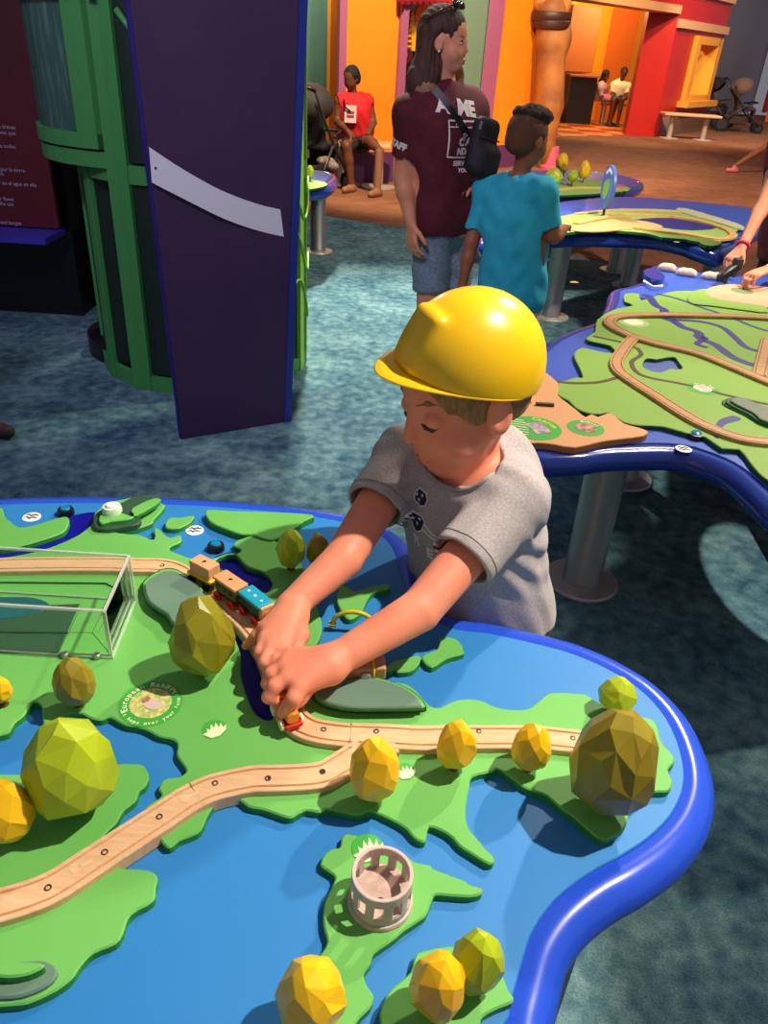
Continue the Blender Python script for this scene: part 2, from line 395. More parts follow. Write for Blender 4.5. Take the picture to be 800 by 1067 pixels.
nt=tile.node_tree; ck=nt.nodes.new('ShaderNodeTexChecker'); ck.inputs['Scale'].default_value=1.6; ck.inputs[1].default_value=lin('#e08430'); ck.inputs[2].default_value=lin('#a83a1c')
tcx=nt.nodes.new('ShaderNodeTexCoord'); nt.links.new(tcx.outputs['Object'],ck.inputs[0]); nt.links.new(ck.outputs[0],nt.nodes['Principled BSDF'].inputs['Base Color'])
slab('floor',[P(560,142)[:2],P(668,142)[:2],P(668,126)[:2],P(560,124)[:2]],.003,.012,tile)
# walls as thick vertical slabs over floor points
def vwall(name,a,b,z0,z1,m,t=.12,kind='structure',parent=None,off=0):
    a=Vector((a[0],a[1],0)); b=Vector((b[0],b[1],0)); d=(b-a).normalized(); n=Vector((-d.y,d.x,0))
    if n.y<0: n=-n
    a=a+n*off; b=b+n*off
    mb=MB(); mb.prism([a+Vector((0,0,z0)),b+Vector((0,0,z0)),b+Vector((0,0,z1)),a+Vector((0,0,z1))],(0,0,0),n*t)
    o=mb.build(name,m,parent)
    if kind: tag(o,kind=kind)
    return o
m_or=mat('wall_orange','#f58a08',.6,col2='#ef8206',scale=1.5); m_yel=mat('wall_yellow','#f7a50c',.6); m_or2=mat('wall_deep_orange','#ee7212',.6)
m_sea=mat('wall_seafoam','#7fae96',.7,col2='#73a48c',scale=1); m_pink=mat('trim_pink','#9c5478',.6); m_pur=mat('baseboard_purple','#5a2a5a',.6)
m_red=mat('wall_red','#b8180c',.4,col2='#b0150a',scale=1); m_grey=mat('wall_grey','#8f8a92',.7); m_beige=mat('trim_beige','#d29a68',.6); m_kick=mat('kick_taupe','#7f6658',.7)
m_dark=mat('dark_wall','#14101c',.9); m_maroon=mat('wall_maroon','#7a1a20',.5)
A=P(352,190); B=P(408,189); Cc=P(470,181); Dd=P(494,178); E_=P(555,171)
ZT=3.4
vwall('wall_back',A,B,0,ZT,m_or)
vwall('wall_back',Dd,E_,0,ZT,m_or)
vwall('baseboard_back',A,B,0,.33,m_pur,t=.03,off=-.03); vwall('baseboard_back',Dd,E_,0,.3,m_pur,t=.03,off=-.03)
def along(a,b,t): return a+(b-a)*t
vwall('trim_1',along(A,B,-.06),along(A,B,.06),0,ZT,m_pink,t=.06,off=-.065)
vwall('trim_2',along(A,B,.97),along(A,B,1.1),0,ZT,m_pink,t=.06,off=-.065)
vwall('trim_3',along(Dd,E_,-.04),along(Dd,E_,.13),0,ZT,m_pink,t=.06,off=-.065)
vwall('wall_back',Cc,Dd,0,ZT,mat('wall_dull_green','#66806c',.8),off=.02)
vwall('wall_back',B,Cc,0,.9,m_maroon,off=.0); vwall('wall_back',B,Cc,2.25,ZT,m_maroon)
vwall('wall_back',B,Cc,.9,2.25,m_dark,t=.05,off=.5)
vwall('wall_left',P(250,158),P(338,158),0,ZT,m_sea); vwall('wall_left',P(336,163),P(347,164),0,ZT,mat('wall_sage','#56806a',.8),t=.4)
vwall('wall_left',P(345,166),P(352,166),0,ZT,m_or,off=.1)
# far room at the right
G0=P(556,124); G1=P(618,126); G2=P(646,127); G3=P(690,127)
vwall('wall_far',G0,G1,0,4,m_yel); vwall('wall_far',G1,G2,0,4,m_or2); vwall('wall_far',G2,G3,0,4,m_yel)
vwall('baseboard_far',G0,G3,0,.28,m_red,t=.05,off=-.05)
RA=P(651,141); RB=P(680,143); RC=P(731,136)
zl=Q(640,9,RB.y).z
LA=P(556,152)
vwall('wall_far',LA,along(LA,RB,1.0),zl+.12,zl+1.6,m_red,t=.4); vwall('trim_4',LA,RB,zl-.02,zl+.12,m_beige,t=.5,off=-.04)
# red block: two faces and a framed window
mbp=MB(); nb=Vector((.5,3.4,0))
o=vwall('wall_right',RA,RB,0,zl+.05,m_red,t=.4)
def framed_wall(a,b,zw0,zw1,t0,t1,m):
    w=b-a
    for s0,s1,z0,z1 in ((0,t0,0,5),(t1,1,0,5),(t0,t1,0,zw0),(t0,t1,zw1,5)):
        vwall('wall_right',a+w*s0,a+w*s1,z0,z1,m,t=.35)
    wn=empty('window_1',a+w*t0+Vector((0,0,zw0)),kind='structure'); mm=mat('window_yellow','#e89a2c',.5)
    th=.09*(t1-t0)*2
    for s0,s1,z0,z1 in ((t0-th*.6,t0+th*.4,zw0-.12,zw1+.12),(t1-th*.4,t1+th*.6,zw0-.12,zw1+.12),(t0,t1,zw0-.2,zw0+.03),(t0,t1,zw1-.03,zw1+.12)):
        vwall('window_frame',a+w*s0,a+w*s1,z0,z1,mm,t=.5,off=-.1,kind=None,parent=wn)
    vwall('window_frame',a+w*(t0-.1),a+w*(t1+.1),zw0-.2,zw0-.08,mm,t=.25,off=-.25,kind=None,parent=wn)
    return wn
zw0=Q(712,98,RC.y).z; zw1=Q(716,45,RC.y).z
framed_wall(RB,RC,zw0,zw1,.42,.86,m_red)
vwall('wall_right',along(RB,RC,.42),RC,.9,2.3,mat('wall_mauve','#8a7a8e',.7),off=1.2,t=.05)
vwall('trim_5',RB,RC,zl-.25,zl-.1,m_beige,t=.1,off=-.08); vwall('trim_5',RB,RC,zl+.35,zl+.55,m_beige,t=.1,off=-.08)
vwall('baseboard_right',RA,RB,0,.1,m_red,t=.04,off=-.04); vwall('baseboard_right',P(672,142),along(RB,RC,.25),0,.38,m_kick,t=.06,off=-.1); vwall('baseboard_right',along(RB,RC,.25),RC,0,.36,mat('kick_brown','#6e4a34',.8),t=.06,off=-.06)
S0=P(733,124); S1=P(783,116); S2=P(830,116)
vwall('wall_right',S0,S1,0,5.5,m_grey); vwall('wall_right',S1,S2,0,5.5,m_red,off=-.5); vwall('wall_right',P(787,126),P(840,124),0,1.6,m_or2,off=-.4)
al=empty('fire_alarm',Q(743,60,S0.y-.3),'small red alarm box on the grey wall','alarm box')
mb=MB(); pz=Q(743,60,S0.y-.12); pz=Vector((pz.x,S0.y+(pz.x-S0.x)*(S1.y-S0.y)/(S1.x-S0.x)-.05,pz.z)); al.location=pz; mb.box(pz,(.22,.1,.26)); mb.build('alarm_case',mat('alarm_red','#a81414',.4),al,bev=.015)
mb=MB(); mb.box(pz+Vector((0,-.055,-.02)),(.12,.02,.05)); mb.build('pull_handle',M['white'],al)
# black counter with display case in the far room
mb=MB(); q0=P(592,130); q1=P(611,130)
ct=empty('black_counter',(q0+q1)/2,'low black counter by the yellow wall in the far room','counter')
c0=(q0+q1)/2; mb.box(c0+Vector((0,.4,.5)),((q1-q0).length,.7,1.0)); mb.build('cabinet',M['black'],ct,bev=.01)
mb=MB(); mb.box(c0+Vector((0,.4,1.02)),((q1-q0).length+.1,.8,.05)); mb.build('counter_top',mat('counter_wood','#a8642c',.5),ct,bev=.01)
mb=MB(); q=Q(604,60,q0.y+.9); mb.box((q.x,q0.y+1.0,1.75),(.7,.25,1.35)); mb.build('back_panel',mat('panel_brown','#b8641c',.6),ct,bev=.02)
# ---- fruit shapes in the window at the back
win=empty('window_2',along(B,Cc,.5)+Vector((0,0,.9)),kind='structure')
wd=(Cc-B).normalized(); wnm=Vector((wd.y,-wd.x,0)); 
if wnm.y>0: wnm=-wnm
vwall('window_frame',B,along(B,Cc,.08),.0,ZT,m_maroon,t=.3,kind=None,parent=win,off=-.02)
def wpt(px,py,d=.25):
    pl=B+Vector((0,0,0))-wnm*d; r=ray(px,py); t=(pl-CAMP).dot(wnm)/r.dot(wnm); return CAMP+r*t
def disc_on(name,px,py,w,h,m,parent,d=.25,th=.06,n=28):
    c=wpt(px,py,d); ux=wpt(px+w,py,d)-c; uy=wpt(px,py-h,d)-c
    mb=MB(); mb.prism([c+ux*math.cos(2*math.pi*k/n)+uy*math.sin(2*math.pi*k/n) for k in range(n)],(0,0,0),wnm*th); return mb.build(name,m,parent,bev=.01),c,ux,uy
sl=empty('orange_slice_sign',wpt(438,22),'big orange citrus slice cut-out hanging in the back window','fruit cut-out')
disc_on('rind',439,24,9.5,22,mat('slice_rind','#f07c1c',.5),sl)
o_,c_,ux_,uy_=disc_on('pulp',439,24,8.2,19,mat('slice_pulp','#ff5a10',.5),sl,d=.18,th=.02)
mb=MB()
for k in range(8):
    a=math.pi*k/8; v=(ux_*math.cos(a)+uy_*math.sin(a)); mb.tube([c_-v+wnm*.025,c_+v+wnm*.025],.006,6)
mb.build('segment_line',mat('slice_line','#ffb060',.5),sl)
cn=empty('striped_cone_sign',wpt(425,40),'tall yellow striped cone cut-out left of the orange slice','fruit cut-out')
mb=MB(); mb.prism([wpt(420,52,.2),wpt(429,53,.2),wpt(430,35,.2),wpt(427,10,.2),wpt(424,20,.2),wpt(421,38,.2)],(0,0,0),wnm*.05); mb.build('cone_body',mat('cone_yellow','#e8a818',.5),cn)
mb=MB()
for k in range(6):
    y=20+k*5.5; mb.prism([wpt(421.5,y+1,.14),wpt(428.5,y+2,.14),wpt(428.5,y+3.4,.14),wpt(421.5,y+2.4,.14)],(0,0,0),wnm*.01)
mb.build('stripe',mat('cone_brown','#9a4a12',.6),cn)
ye=empty('yellow_panel_sign',wpt(418,20),'narrow pale yellow banana-like cut-out at the left of the back window','fruit cut-out')
mb=MB(); mb.prism([wpt(416,40,.22),wpt(420,38,.22),wpt(421,2,.22),wpt(416,0,.22)],(0,0,0),wnm*.05); mb.build('banana_shape',mat('banana','#f0b860',.5),ye)
aw=empty('striped_awning',wpt(440,0),'dark red scalloped awning above the back window','awning')
mb=MB()
for k in range(9):
    x=414+k*6.3; mb.prism([wpt(x,-25,.0),wpt(x+6,-25,.0),wpt(x+6,1,-.1),wpt(x+5,4,-.1),wpt(x+3,5,-.1),wpt(x+1,4,-.1),wpt(x,1,-.1)],(0,0,0),wnm*.03,mi=0)
mb.build('scalloped_cloth',mat('awning_red','#8a0f1c',.6),aw)
mon=empty('round_red_dial',wpt(419,57),'dark red rounded box with a pale round face in the back window','dial')
disc_on('dial_case',420,58,6,8,mat('dial_red','#5a0c14',.5),mon,d=.12); disc_on('dial_face',420,57,3.2,4,mat('dial_face','#c87c78',.5),mon,d=.05,th=.02)

# ---- giraffe-like column
gc=empty('sculpted_column',P(572,176),'tan sculpted column with dark brown bands near the top, behind the boy in teal','column')
gb=P(572,176); 
def gq(px,py): return Q(px,py,gb.y)
s=SDF(); 
for a,b,ra,rb in (((574,12),(574,45),.21,.2),((574,45),(572,110),.2,.2),((572,110),(570,150),.19,.11),((570,150),(571,170),.11,.1)):
    s.cap(gq(*a),gq(*b),ra,rb,k=.05)
s.ell(gq(583,40),(.16,.16,.22),k=.08)
s.build('column_body',mat('column_tan','#a8682e',.6,col2='#7c451c',scale=3,bump=.5,bscale=12),gc,vox=.025)
mb=MB()
for py,r,h in ((24,.25,.07),(17,.27,.05)):
    c=gq(574,py); mb.lathe((c.x,c.y,c.z-h),[(r*.96,0),(r,.02),(r,h*2-.02),(r*.96,h*2)],28)
mb.build('column_band',mat('band_brown','#3a1a10',.5),gc,auto=True)
mb=MB(); c=gq(574,20); mb.lathe((c.x,c.y,c.z-.02),[(.255,0),(.262,.02),(.255,.05)],28); mb.build('column_ring',m_beige,gc,auto=True)
s=SDF()
for px,py,r in ((566,4,.13),(578,3,.15),(586,5,.12),(572,-4,.15)): s.ell(gq(px,py),(r,r,r*1.2),k=.03)
s.build('carved_top',mat('carved_brown','#5a3018',.6,col2='#c88040',scale=8),gc,vox=.02)
mb=MB(); mb.lathe((gb.x,gb.y,0),[(.15,0),(.15,.04),(.12,.06),(.11,.2),(.1,.3)],24); mb.build('column_foot',mat('foot_pink','#b84e68',.6),gc,auto=True)

# ---- benches
def bench(name,px0,px1,py,Y,zt,label,grp=None,legs=(.85,)):
    a=Q(px0,py,Y); b=Q(px1,py,Y); e=empty(name,((a.x+b.x)/2,Y,0),label,'bench')
    L=b.x-a.x
    mb=MB(); mb.box(((a.x+b.x)/2,Y,zt),(L,.42,.05)); mb.build('seat',mat('bench_top','#d0a070',.5),e,bev=.015)
    for t in legs:
        x=a.x+L*t; mb=MB(); mb.lathe((x,Y,0),[(.055,0),(.055,zt-.025)],20); mb.build('leg',mat('bench_leg','#b8a898',.4,.4),e,auto=True)
        mb=MB(); mb.lathe((x,Y,0.004),[(.2,0),(.2,.012),(.06,.02)],28); mb.build('base_plate',mat('bench_plate','#c8b8a8',.4,.4),e,auto=True)
bench('bench',352,408,150,9.62,.45,'tan wooden bench on a round post under the seated woman in red',legs=(.1,.78))
bench('bench',690,750,118,18.6,.47,'long pale bench beside the brown kick board of the red wall',legs=(.2,.8))
bench('bench',628,662,100,21.3,.45,'far bench under the two seated people in the orange room',legs=(.1,.9))

# ---- purple partition with white strap
bl=P(190,458); br=P(296,440); tl=Q(128,-60,bl.y); tr=Q(314,-60,br.y+.02)
d_=(br-bl).normalized(); nn=Vector((-d_.y,d_.x,0)); nn=nn if nn.y>0 else -nn
m_pp=mat('panel_purple','#3a2148',.55,col2='#341e46',scale=4,bump=.05,bscale=8); 
pp=empty('purple_partition',(bl+br)/2,'tall dark purple partition panel crossed by a pale curved strap','partition')
mb=MB(); mb.prism([bl,br,tr,tl],(0,0,0),nn*.035); mb.build('panel',m_pp,pp,bev=.003)
m_pe=mat('panel_edge_blue','#1c2f8c',.5)
mb=MB(); mb.prism([bl,tl,tl-d_*.012,bl-d_*.006],nn*.005,nn*.03); mb.build('edge_strip',mat('edge_indigo','#1a1270',.5),pp)
mb=MB(); e1=br+d_*.03+nn*.01; e2=tr+d_*.03+nn*.01
mb.prism([br,br+d_*.03,tr+d_*.03,tr],nn*-.004,nn*.2); mb.build('side_post',m_pe,pp)
def onp(px,py,lift=0):
    r=ray(px,py); t=(bl-nn*lift-CAMP).dot(nn)/r.dot(nn); return CAMP+r*t
top=[onp(155,153),onp(190,176),onp(230,198),onp(270,213),onp(308.5,221)]; bot=[onp(307.5,248.5),onp(272,241),onp(234,228),onp(195,209),onp(158,190)]
mb=MB(); mb.prism(catmull(top,5,False)+catmull(bot,5,False),nn*-.008,nn*0); 
sp=mb.build('white_strap',mat('strap_grey','#dcdce6',.5),pp); sp['label']='pale grey curved strap'
for px,py in ((162,175),(302,233)):
    mb=MB(); c=onp(px,py,.009); mb.lathe(c,[(.004,0),(.004,.002)],12,ax=-nn); mb.build('screw',M['black'],pp)
for px,py in ((170,300),(180,272),(298,145),(291,410)):
    mb=MB(); c=onp(px-2,py,.0005); mb.lathe(c,[(.003,0),(.003,.0015)],10,ax=-nn); mb.build('screw',M['screw'],pp)
# ---- green round cage
gx,gy,gr=-.97,3.82,.5
gm=mat('cage_green','#3c8a44',.5); lime=mat('cage_green_lit','#9ad848',.5); mesh_m=mat('mesh_dark','#10241a',.5)  # lime: cage green made lighter, so light on the right posts is painted in
cg=empty('green_cage',(gx,gy,0),'round green framed cage behind the purple partition','cage')
def arc(r,z,a0,a1,n=24): return [Vector((gx+r*math.cos(math.radians(a0+(a1-a0)*k/n)),gy+r*math.sin(math.radians(a0+(a1-a0)*k/n)),z)) for k in range(n+1)]
def curved(a0,a1,r,z0,z1,t=.03,n=14,cx=gx,cy=gy):
    mb=MB(); vs=[];
    for k in range(n+1):
        a=math.radians(a0+(a1-a0)*k/n); c,s_=math.cos(a),math.sin(a)
        for rr in (r,r+t):
            for z in (z0,z1): vs.append((cx+rr*c,cy+rr*s_,z))
    fs=[]
    for k in range(n):
        b=k*4; fs+=[(b,b+1,b+5,b+4),(b+2,b+6,b+7,b+3),(b+1,b+3,b+7,b+5),(b,b+4,b+6,b+2)]
    fs+=[(0,2,3,1),(n*4,n*4+1,n*4+3,n*4+2)]
    return mb.add(vs,fs)
for z,h in ((.0,.07),(.9,.07),(1.75,.1),(2.3,.1)): curved(0,360,gr-.02,z,z+h,.03,60).build('ring',gm,cg)
angs=[250,282,312,334,350,8,30,70,110,150,190,222]
for a in angs:
    c=Vector((gx+gr*math.cos(math.radians(a)),gy+gr*math.sin(math.radians(a)),0)); R=Matrix.Rotation(math.radians(a),3,'Z')
    mb=MB(); mb.box(c+Vector((0,0,1.2)),(.03,.055,2.4),R); mb.build('post',lime if a in (350,8,334) else gm,cg,bev=.003)
for a0,a1 in zip(angs,angs[1:]+[angs[0]+360]):
    a1=a1 if a1>a0 else a1+360
    if a0 in (350,): pass
    for z0,z1 in ((.08,.89),(.98,1.74)):
        curved(a0+2.5,a1-2.5,gr-.012,z0,z1,.008,6).build('mesh_panel',mesh_m,cg)
mb=MB(); mb.tube(arc(gr+.012,0,256,300,10)[0:1]+[Vector((gx+(gr+.012)*math.cos(math.radians(a)),gy+(gr+.012)*math.sin(math.radians(a)),1.62-(a-256)*.007)) for a in range(258,300,5)],.012,8); 
mb=MB(); mb.tube([Vector((gx+(gr+.012)*math.cos(math.radians(a)),gy+(gr+.012)*math.sin(math.radians(a)),1.5-(a-256)*.011)) for a in range(256,300,4)],.012,8); mb.build('diagonal_brace',gm,cg,True)
for k in range(3):
    pts=[Vector((gx+(gr+.02)*math.cos(math.radians(a)),gy+(gr+.02)*math.sin(math.radians(a)),.35+.25*k+.12*math.sin(math.radians((a-330)*7+k*50)))) for a in range(326,372,4)]
    mb=MB(); mb.tube(pts,.006,6); mb.build('wire_vine',lime,cg,True)
# swung curved door with a cloudy pane (left)
dL=Q(46,150,3.75); dR=Q(106,160,3.36); zd=min(dL.z,dR.z)
cdoor=empty('curved_cage_door',(dL.x,dL.y,0),'curved green door with a cloudy pane left of the cage','door')
mid=(dL+dR)/2; chord=(dR-dL); chord.z=0; nm=Vector((-chord.y,chord.x,0)).normalized(); nm=nm if nm.y<0 else -nm
def dpt(t,z,off=0): 
    p=dL+chord*t+nm*(.09*4*t*(1-t)+off); return Vector((p.x,p.y,z))
def dbar(t0,t1,z0,z1,o0,o1,n=10):
    mb=MB(); vs=[]
    for k in range(n+1):
        t=t0+(t1-t0)*k/n
        for o_ in (o0,o1):
            for z in (z0,z1): vs.append(dpt(t,z,o_))
    fs=[]
    for k in range(n):
        b=k*4; fs+=[(b,b+1,b+5,b+4),(b+2,b+6,b+7,b+3),(b+1,b+3,b+7,b+5),(b,b+4,b+6,b+2)]
    fs+=[(0,2,3,1),(n*4,n*4+1,n*4+3,n*4+2)]
    return mb.add(vs,fs)
zD=1.0; zT=1.52
dbar(-.25,1.12,zD-.05,zD+.01,-.03,.0).build('bottom_rail',gm,cdoor); dbar(-.25,1.0,zD+.02,zD+.075,-.03,.01).build('lower_frame',gm,cdoor); dbar(-.25,1.0,zT,zT+.05,-.03,.01).build('upper_frame',gm,cdoor); dbar(-.25,1.1,zT+.06,zT+.5,-.03,.0).build('header_panel',mesh_m,cdoor)
dbar(.86,1.0,zD+.02,zT+.05,-.03,.012,4).build('stile',gm,cdoor); dbar(-.25,-.08,zD+.02,zT+.05,-.03,.012,4).build('stile',gm,cdoor)
dbar(-.08,.86,zD+.07,zT+.0,-.02,-.006).build('pane',mat('cloudy_pane','#2c5648',.35,col2='#5a7c70',scale=9,stretch=(6,6,.6),contrast=(.5,.75)),cdoor)
dbar(1.02,1.16,0,2.0,-.05,.0,3).build('door_post',gm,cdoor)
mb=MB(); 
for z in (zT+.03,): mb.box(dpt(.93,z,.02),(.05,.03,.025)); mb.box(dpt(1.08,z,.015),(.03,.03,.05))
mb.build('hinge',M['steel'],cdoor,bev=.003)
pt=Q(88,165,4.0)
dk=empty('lower_frame_post',(pt.x,3.9,0),'dim brass coloured frame post in the dark gap below the curved door','post')
mb=MB(); mb.box((pt.x+.08,3.9,.5),(.035,.035,1.0)); mb.build('post_bar',mat('dim_brass','#5a5a2c',.4,.3),dk); mb=MB(); mb.tube([(pt.x+.08,3.9,.42),(pt.x+.35,3.8,.44)],.012,8); mb.build('cross_rail',mat('dim_brass2','#6a6a40',.35,.3),dk)
mb=MB(); mb.lathe((pt.x+.25,3.9,0),[(.3,0),(.3,.1),(.26,.12),(.24,.12)],32); mb.build('foot_ring',M['black'],dk,auto=True)
# ---- information kiosk at far left
ks=empty('information_kiosk',(-2.6,4.3,0),'dark kiosk with a maroon sign of small white text at the left edge','kiosk')
a=Q(62,243,4.2); zb=a.z
mb=MB(); mb.box((a.x-1.2,4.6,zb/2-.01),(2.4,.5,zb-.02)); mb.box((a.x-1.0+.27,4.75,1.2),(2.5,.4,2.4)); mb.build('kiosk_body',M['black'],ks)
m_sign=mat('sign_maroon','#4a0f1e',.35,col2='#5e1a24',scale=1.2)
mb=MB(); mb.box((a.x-1.0,4.22,zb+.62),(2.0,.04,1.2)); mb.build('sign_panel',m_sign,ks,bev=.004)
mb=MB(); mb.box((a.x-1.0,4.12,zb-.0),(2.02,.26,.03)); mb.build('sign_ledge',mat('ledge_violet','#3a34a8',.4),ks)
ht=.0
M['sgn']=mat('sign_text_pale','#b8a8c0',.5)
lines=[('para los trenes',.26),('de juguete que',.29),('la gente usa todos',.33),('y por la tierra',.43),('por el campo,',.46),('y en el agua en ella',.49),('the river flows',.575),('to the sea',.60),('past boats and barges',.675),('the harbour',.70)]
for k,(t_,fr) in enumerate(lines):
    vs,fs=text_mesh(t_,.026)
    xm=max(v.x for v in vs); px=[(16,133),(16,139),(16,153),(26,178),(4,181),(38,193),(14,208),(14,213),(22,233),(16,240)][k]; p=Q(px[0],px[1],4.195)
    tb=MB(); tb.add([Vector((p.x-xm+v.x,4.196,p.z+v.y)) for v in vs],fs); tb.build('sign_text',M['sgn'],ks)
vwall('wall_left',(-6,5.2),(-1.55,5.2),0,3,m_dark); vwall('wall_left',(-2.4,5.1),(-1.2,6.4),0,3,m_dark)
# ================================================================== tables
ZT1=.60; LZ=.612
def leg(x,y,z,parent,r=.06):
    mb=MB(); mb.lathe((x,y,0),[(r*1.05,.012),(r*1.05,.03),(r,.035),(r,z)],36); g=mb.build('leg',M['steel'],parent,auto=True)
    mb=MB(); mb.lathe((x,y,0.001),[(r*1.95,0),(r*1.95,.006),(r*1.9,.01),(r,.012)],40); mb.build('base_plate',M['base'],g,auto=True)
def table(name,outline_px,z,mt,mr,label,legs,r=.034,inner=.06,zt=None,extra=None):
    pts=[P(x,y,z-r) if not isinstance(x,str) else None for x,y in outline_px]
    if extra: pts+= [Vector((a,b,z-r)) for a,b in extra]
    pts=dedupe(catmull(pts,6),.004)
    if area2(pts)<0: pts.reverse()
    cx=sum(p.x for p in pts)/len(pts); cy=sum(p.y for p in pts)/len(pts)
    e=empty(name,(cx,cy,0),label,'play table')
    rimloft('rim',pts,z,r,mr,e,inner)
    inn=offset(pts,r+.0148)
    plate('tabletop',[[(p.x,p.y) for p in inn]],z-.03,z,[mt,mt],e,bev=.0015,smooth=0,px=False)
    und=offset(pts,r+.012)
    plate('underside',[[(p.x,p.y) for p in und]],z-2*r+.004,z-.031,[M['black'],M['black']],e,smooth=0,px=False)
    for x,y in legs: leg(x,y,z-2*r+.004,e)
    return e,pts
T1,pts1=table('play_table',[(-120,542),(-60,532),(0,528),(60,526),(120,526),(200,528),(260,532),(320,538),(370,547),(408,560),(430,580),(441,607),(452,636),(475,652),(510,657),(560,668),(600,679),(642,697),(682,722),(714,755),(735,795),(744,838),(735,878),(710,912),(674,940),(640,960),(610,985),(592,1012),(584,1040),(576,1075),(560,1125)],
  ZT1,M['top'],M['rim'],'large blue play table with green land shapes, under the hands of the helmeted boy',[(-.9,.55),(-.1,.75),(.25,.62),(-.75,1.1)],extra=[(.08,.27),(-.25,.2),(-.7,.22),(-1.25,.35),(-1.4,.8),(-1.2,1.2)])
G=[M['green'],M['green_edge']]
river1=[(98,535),(96,545),(86,554),(74,561),(55,569),(35,575),(0,581),(-40,586),(-42,577),(0,572),(20,569),(45,562),(64,555),(70,549),(72,541),(80,537)]
river2a=[(225,583),(233,579),(243,577),(249,581),(258,590),(275,596),(283,604),(283,611),(277,617),(266,614),(255,607),(240,598),(228,590)]
river2b=[(236,636),(243,646),(240,655),(246,668),(251,684),(251,702),(257,724),(266,743),(278,750),(286,746),(292,728),(289,705),(281,690),(272,676),(262,660),(252,648),(245,638)]
land=[(-60,520),(-20,523),(0,528),(3,531),(5,538),(11,543),(20,549),(35,547),(55,541),(68,538),(72,541),(70,549),(64,555),(45,562),(20,569),(0,572),(-60,577),(-62,584),(0,581),(35,575),(55,569),(74,561),(86,554),(96,545),(97,537),(103,530),(112,524),(128,520),(150,516),(160,517),(160,522),(171,525),(170,530),(160,541),(158,545),(140,551),(121,554),(132,556),(146,557),(158,562),(161,559),(160,550),(166,551),(171,556),(178,560),(187,557),(189,561),(187,565),(178,569),(177,573),(187,577),(205,583),(220,582),(233,578),(245,577),(251,573),(243,568),(247,563),(255,560),(261,558),(270,560),(284,562),(300,572),(312,585),(320,600),(324,618),(330,632),(335,648),(334,662),(328,675),(330,690),(345,704),(362,712),(385,716),(400,710),(423,712),(436,722),(447,734),(457,737),(468,732),(481,728),(500,729),(516,736),(535,739),(550,738),(560,731),(570,723),(580,721),(600,722),(612,724),(625,732),(650,740),(672,747),(681,750),(686,760),(689,772),(700,785),(703,793),(696,802),(701,814),(696,824),(682,825),(670,831),(660,841),(655,850),(652,860),(644,868),(628,875),(612,864),(596,850),(588,845),(580,838),(573,832),(568,828),(548,821),(535,812),(519,801),(511,804),(492,809),(489,820),(486,835),(485,850),(488,862),(496,872),(504,882),(513,891),(515,897),(510,900),(499,894),(488,887),(479,881),(471,872),(462,866),(447,861),(444,874),(440,877),(431,872),(422,862),(404,852),(386,845),(373,849),(355,846),(340,843),(333,846),(319,844),(310,848),(302,852),(289,848),(274,843),(259,840),(249,833),(237,835),(224,839),(216,850),(209,865),(196,872),(186,876),(177,883),(170,879),(163,868),(150,850),(152,840),(168,829),(165,821),(172,811),(186,809),(194,803),(190,795),(184,786),(185,776),(180,770),(166,767),(150,759),(130,755),(115,747),(105,750),(95,748),(80,742),(62,748),(47,757),(44,745),(43,736),(37,731),(31,734),(25,745),(15,753),(10,762),(0,766),(-30,772),(-80,780),(-200,760),(-300,700),(-330,620),(-200,560)]
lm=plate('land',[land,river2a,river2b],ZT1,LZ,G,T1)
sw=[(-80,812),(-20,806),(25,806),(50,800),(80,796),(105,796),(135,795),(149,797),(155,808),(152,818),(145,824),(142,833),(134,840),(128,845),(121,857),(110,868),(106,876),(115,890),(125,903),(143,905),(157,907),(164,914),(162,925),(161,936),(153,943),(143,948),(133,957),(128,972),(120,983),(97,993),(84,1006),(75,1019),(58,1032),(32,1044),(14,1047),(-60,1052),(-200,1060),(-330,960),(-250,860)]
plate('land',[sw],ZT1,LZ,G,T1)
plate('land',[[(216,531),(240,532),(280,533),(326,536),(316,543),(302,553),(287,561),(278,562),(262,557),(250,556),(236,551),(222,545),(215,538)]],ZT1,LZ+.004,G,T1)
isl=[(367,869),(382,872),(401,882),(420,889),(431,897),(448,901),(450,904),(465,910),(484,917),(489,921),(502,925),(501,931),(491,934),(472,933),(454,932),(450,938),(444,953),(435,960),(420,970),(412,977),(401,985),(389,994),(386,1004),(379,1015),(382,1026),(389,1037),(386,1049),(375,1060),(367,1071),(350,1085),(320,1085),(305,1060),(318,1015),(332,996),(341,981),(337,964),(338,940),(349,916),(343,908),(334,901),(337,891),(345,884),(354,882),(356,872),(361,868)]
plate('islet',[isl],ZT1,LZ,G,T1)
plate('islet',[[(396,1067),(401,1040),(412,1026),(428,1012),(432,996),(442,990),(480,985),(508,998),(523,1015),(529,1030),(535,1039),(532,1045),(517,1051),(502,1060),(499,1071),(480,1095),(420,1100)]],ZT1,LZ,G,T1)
plate('islet',[[(404,693),(412,688),(424,685),(436,682),(438,688),(430,698),(415,700),(411,697),(403,699)]],ZT1,LZ,G,T1)
plate('islet',[[(460,664),(472,664),(480,670),(483,678),(482,681),(465,686),(450,695),(440,687),(441,682),(455,676),(458,668)]],ZT1,LZ,G,T1)
plate('islet',[[(354,611),(362,611),(370,616),(385,611),(404,608),(405,613),(392,616),(384,622),(376,638),(364,645),(356,637),(351,625)]],ZT1,LZ,G,T1)
plate('islet',[[(172,545),(177,539),(188,539),(202,537),(198,544),(186,550),(174,550)]],ZT1,LZ,G,T1)
RV=[M['river'],M['river']]
plate('river_bed',[[(x+(x-255)*.08,y+(y-597)*.1) for x,y in river2a]],ZT1-.001,ZT1+.0015,RV,T1,bev=.0005)
plate('river_bed',[[(x+(x-265)*.1,y+(y-690)*.04) for x,y in river2b]],ZT1-.001,ZT1+.0015,RV,T1,bev=.0005)
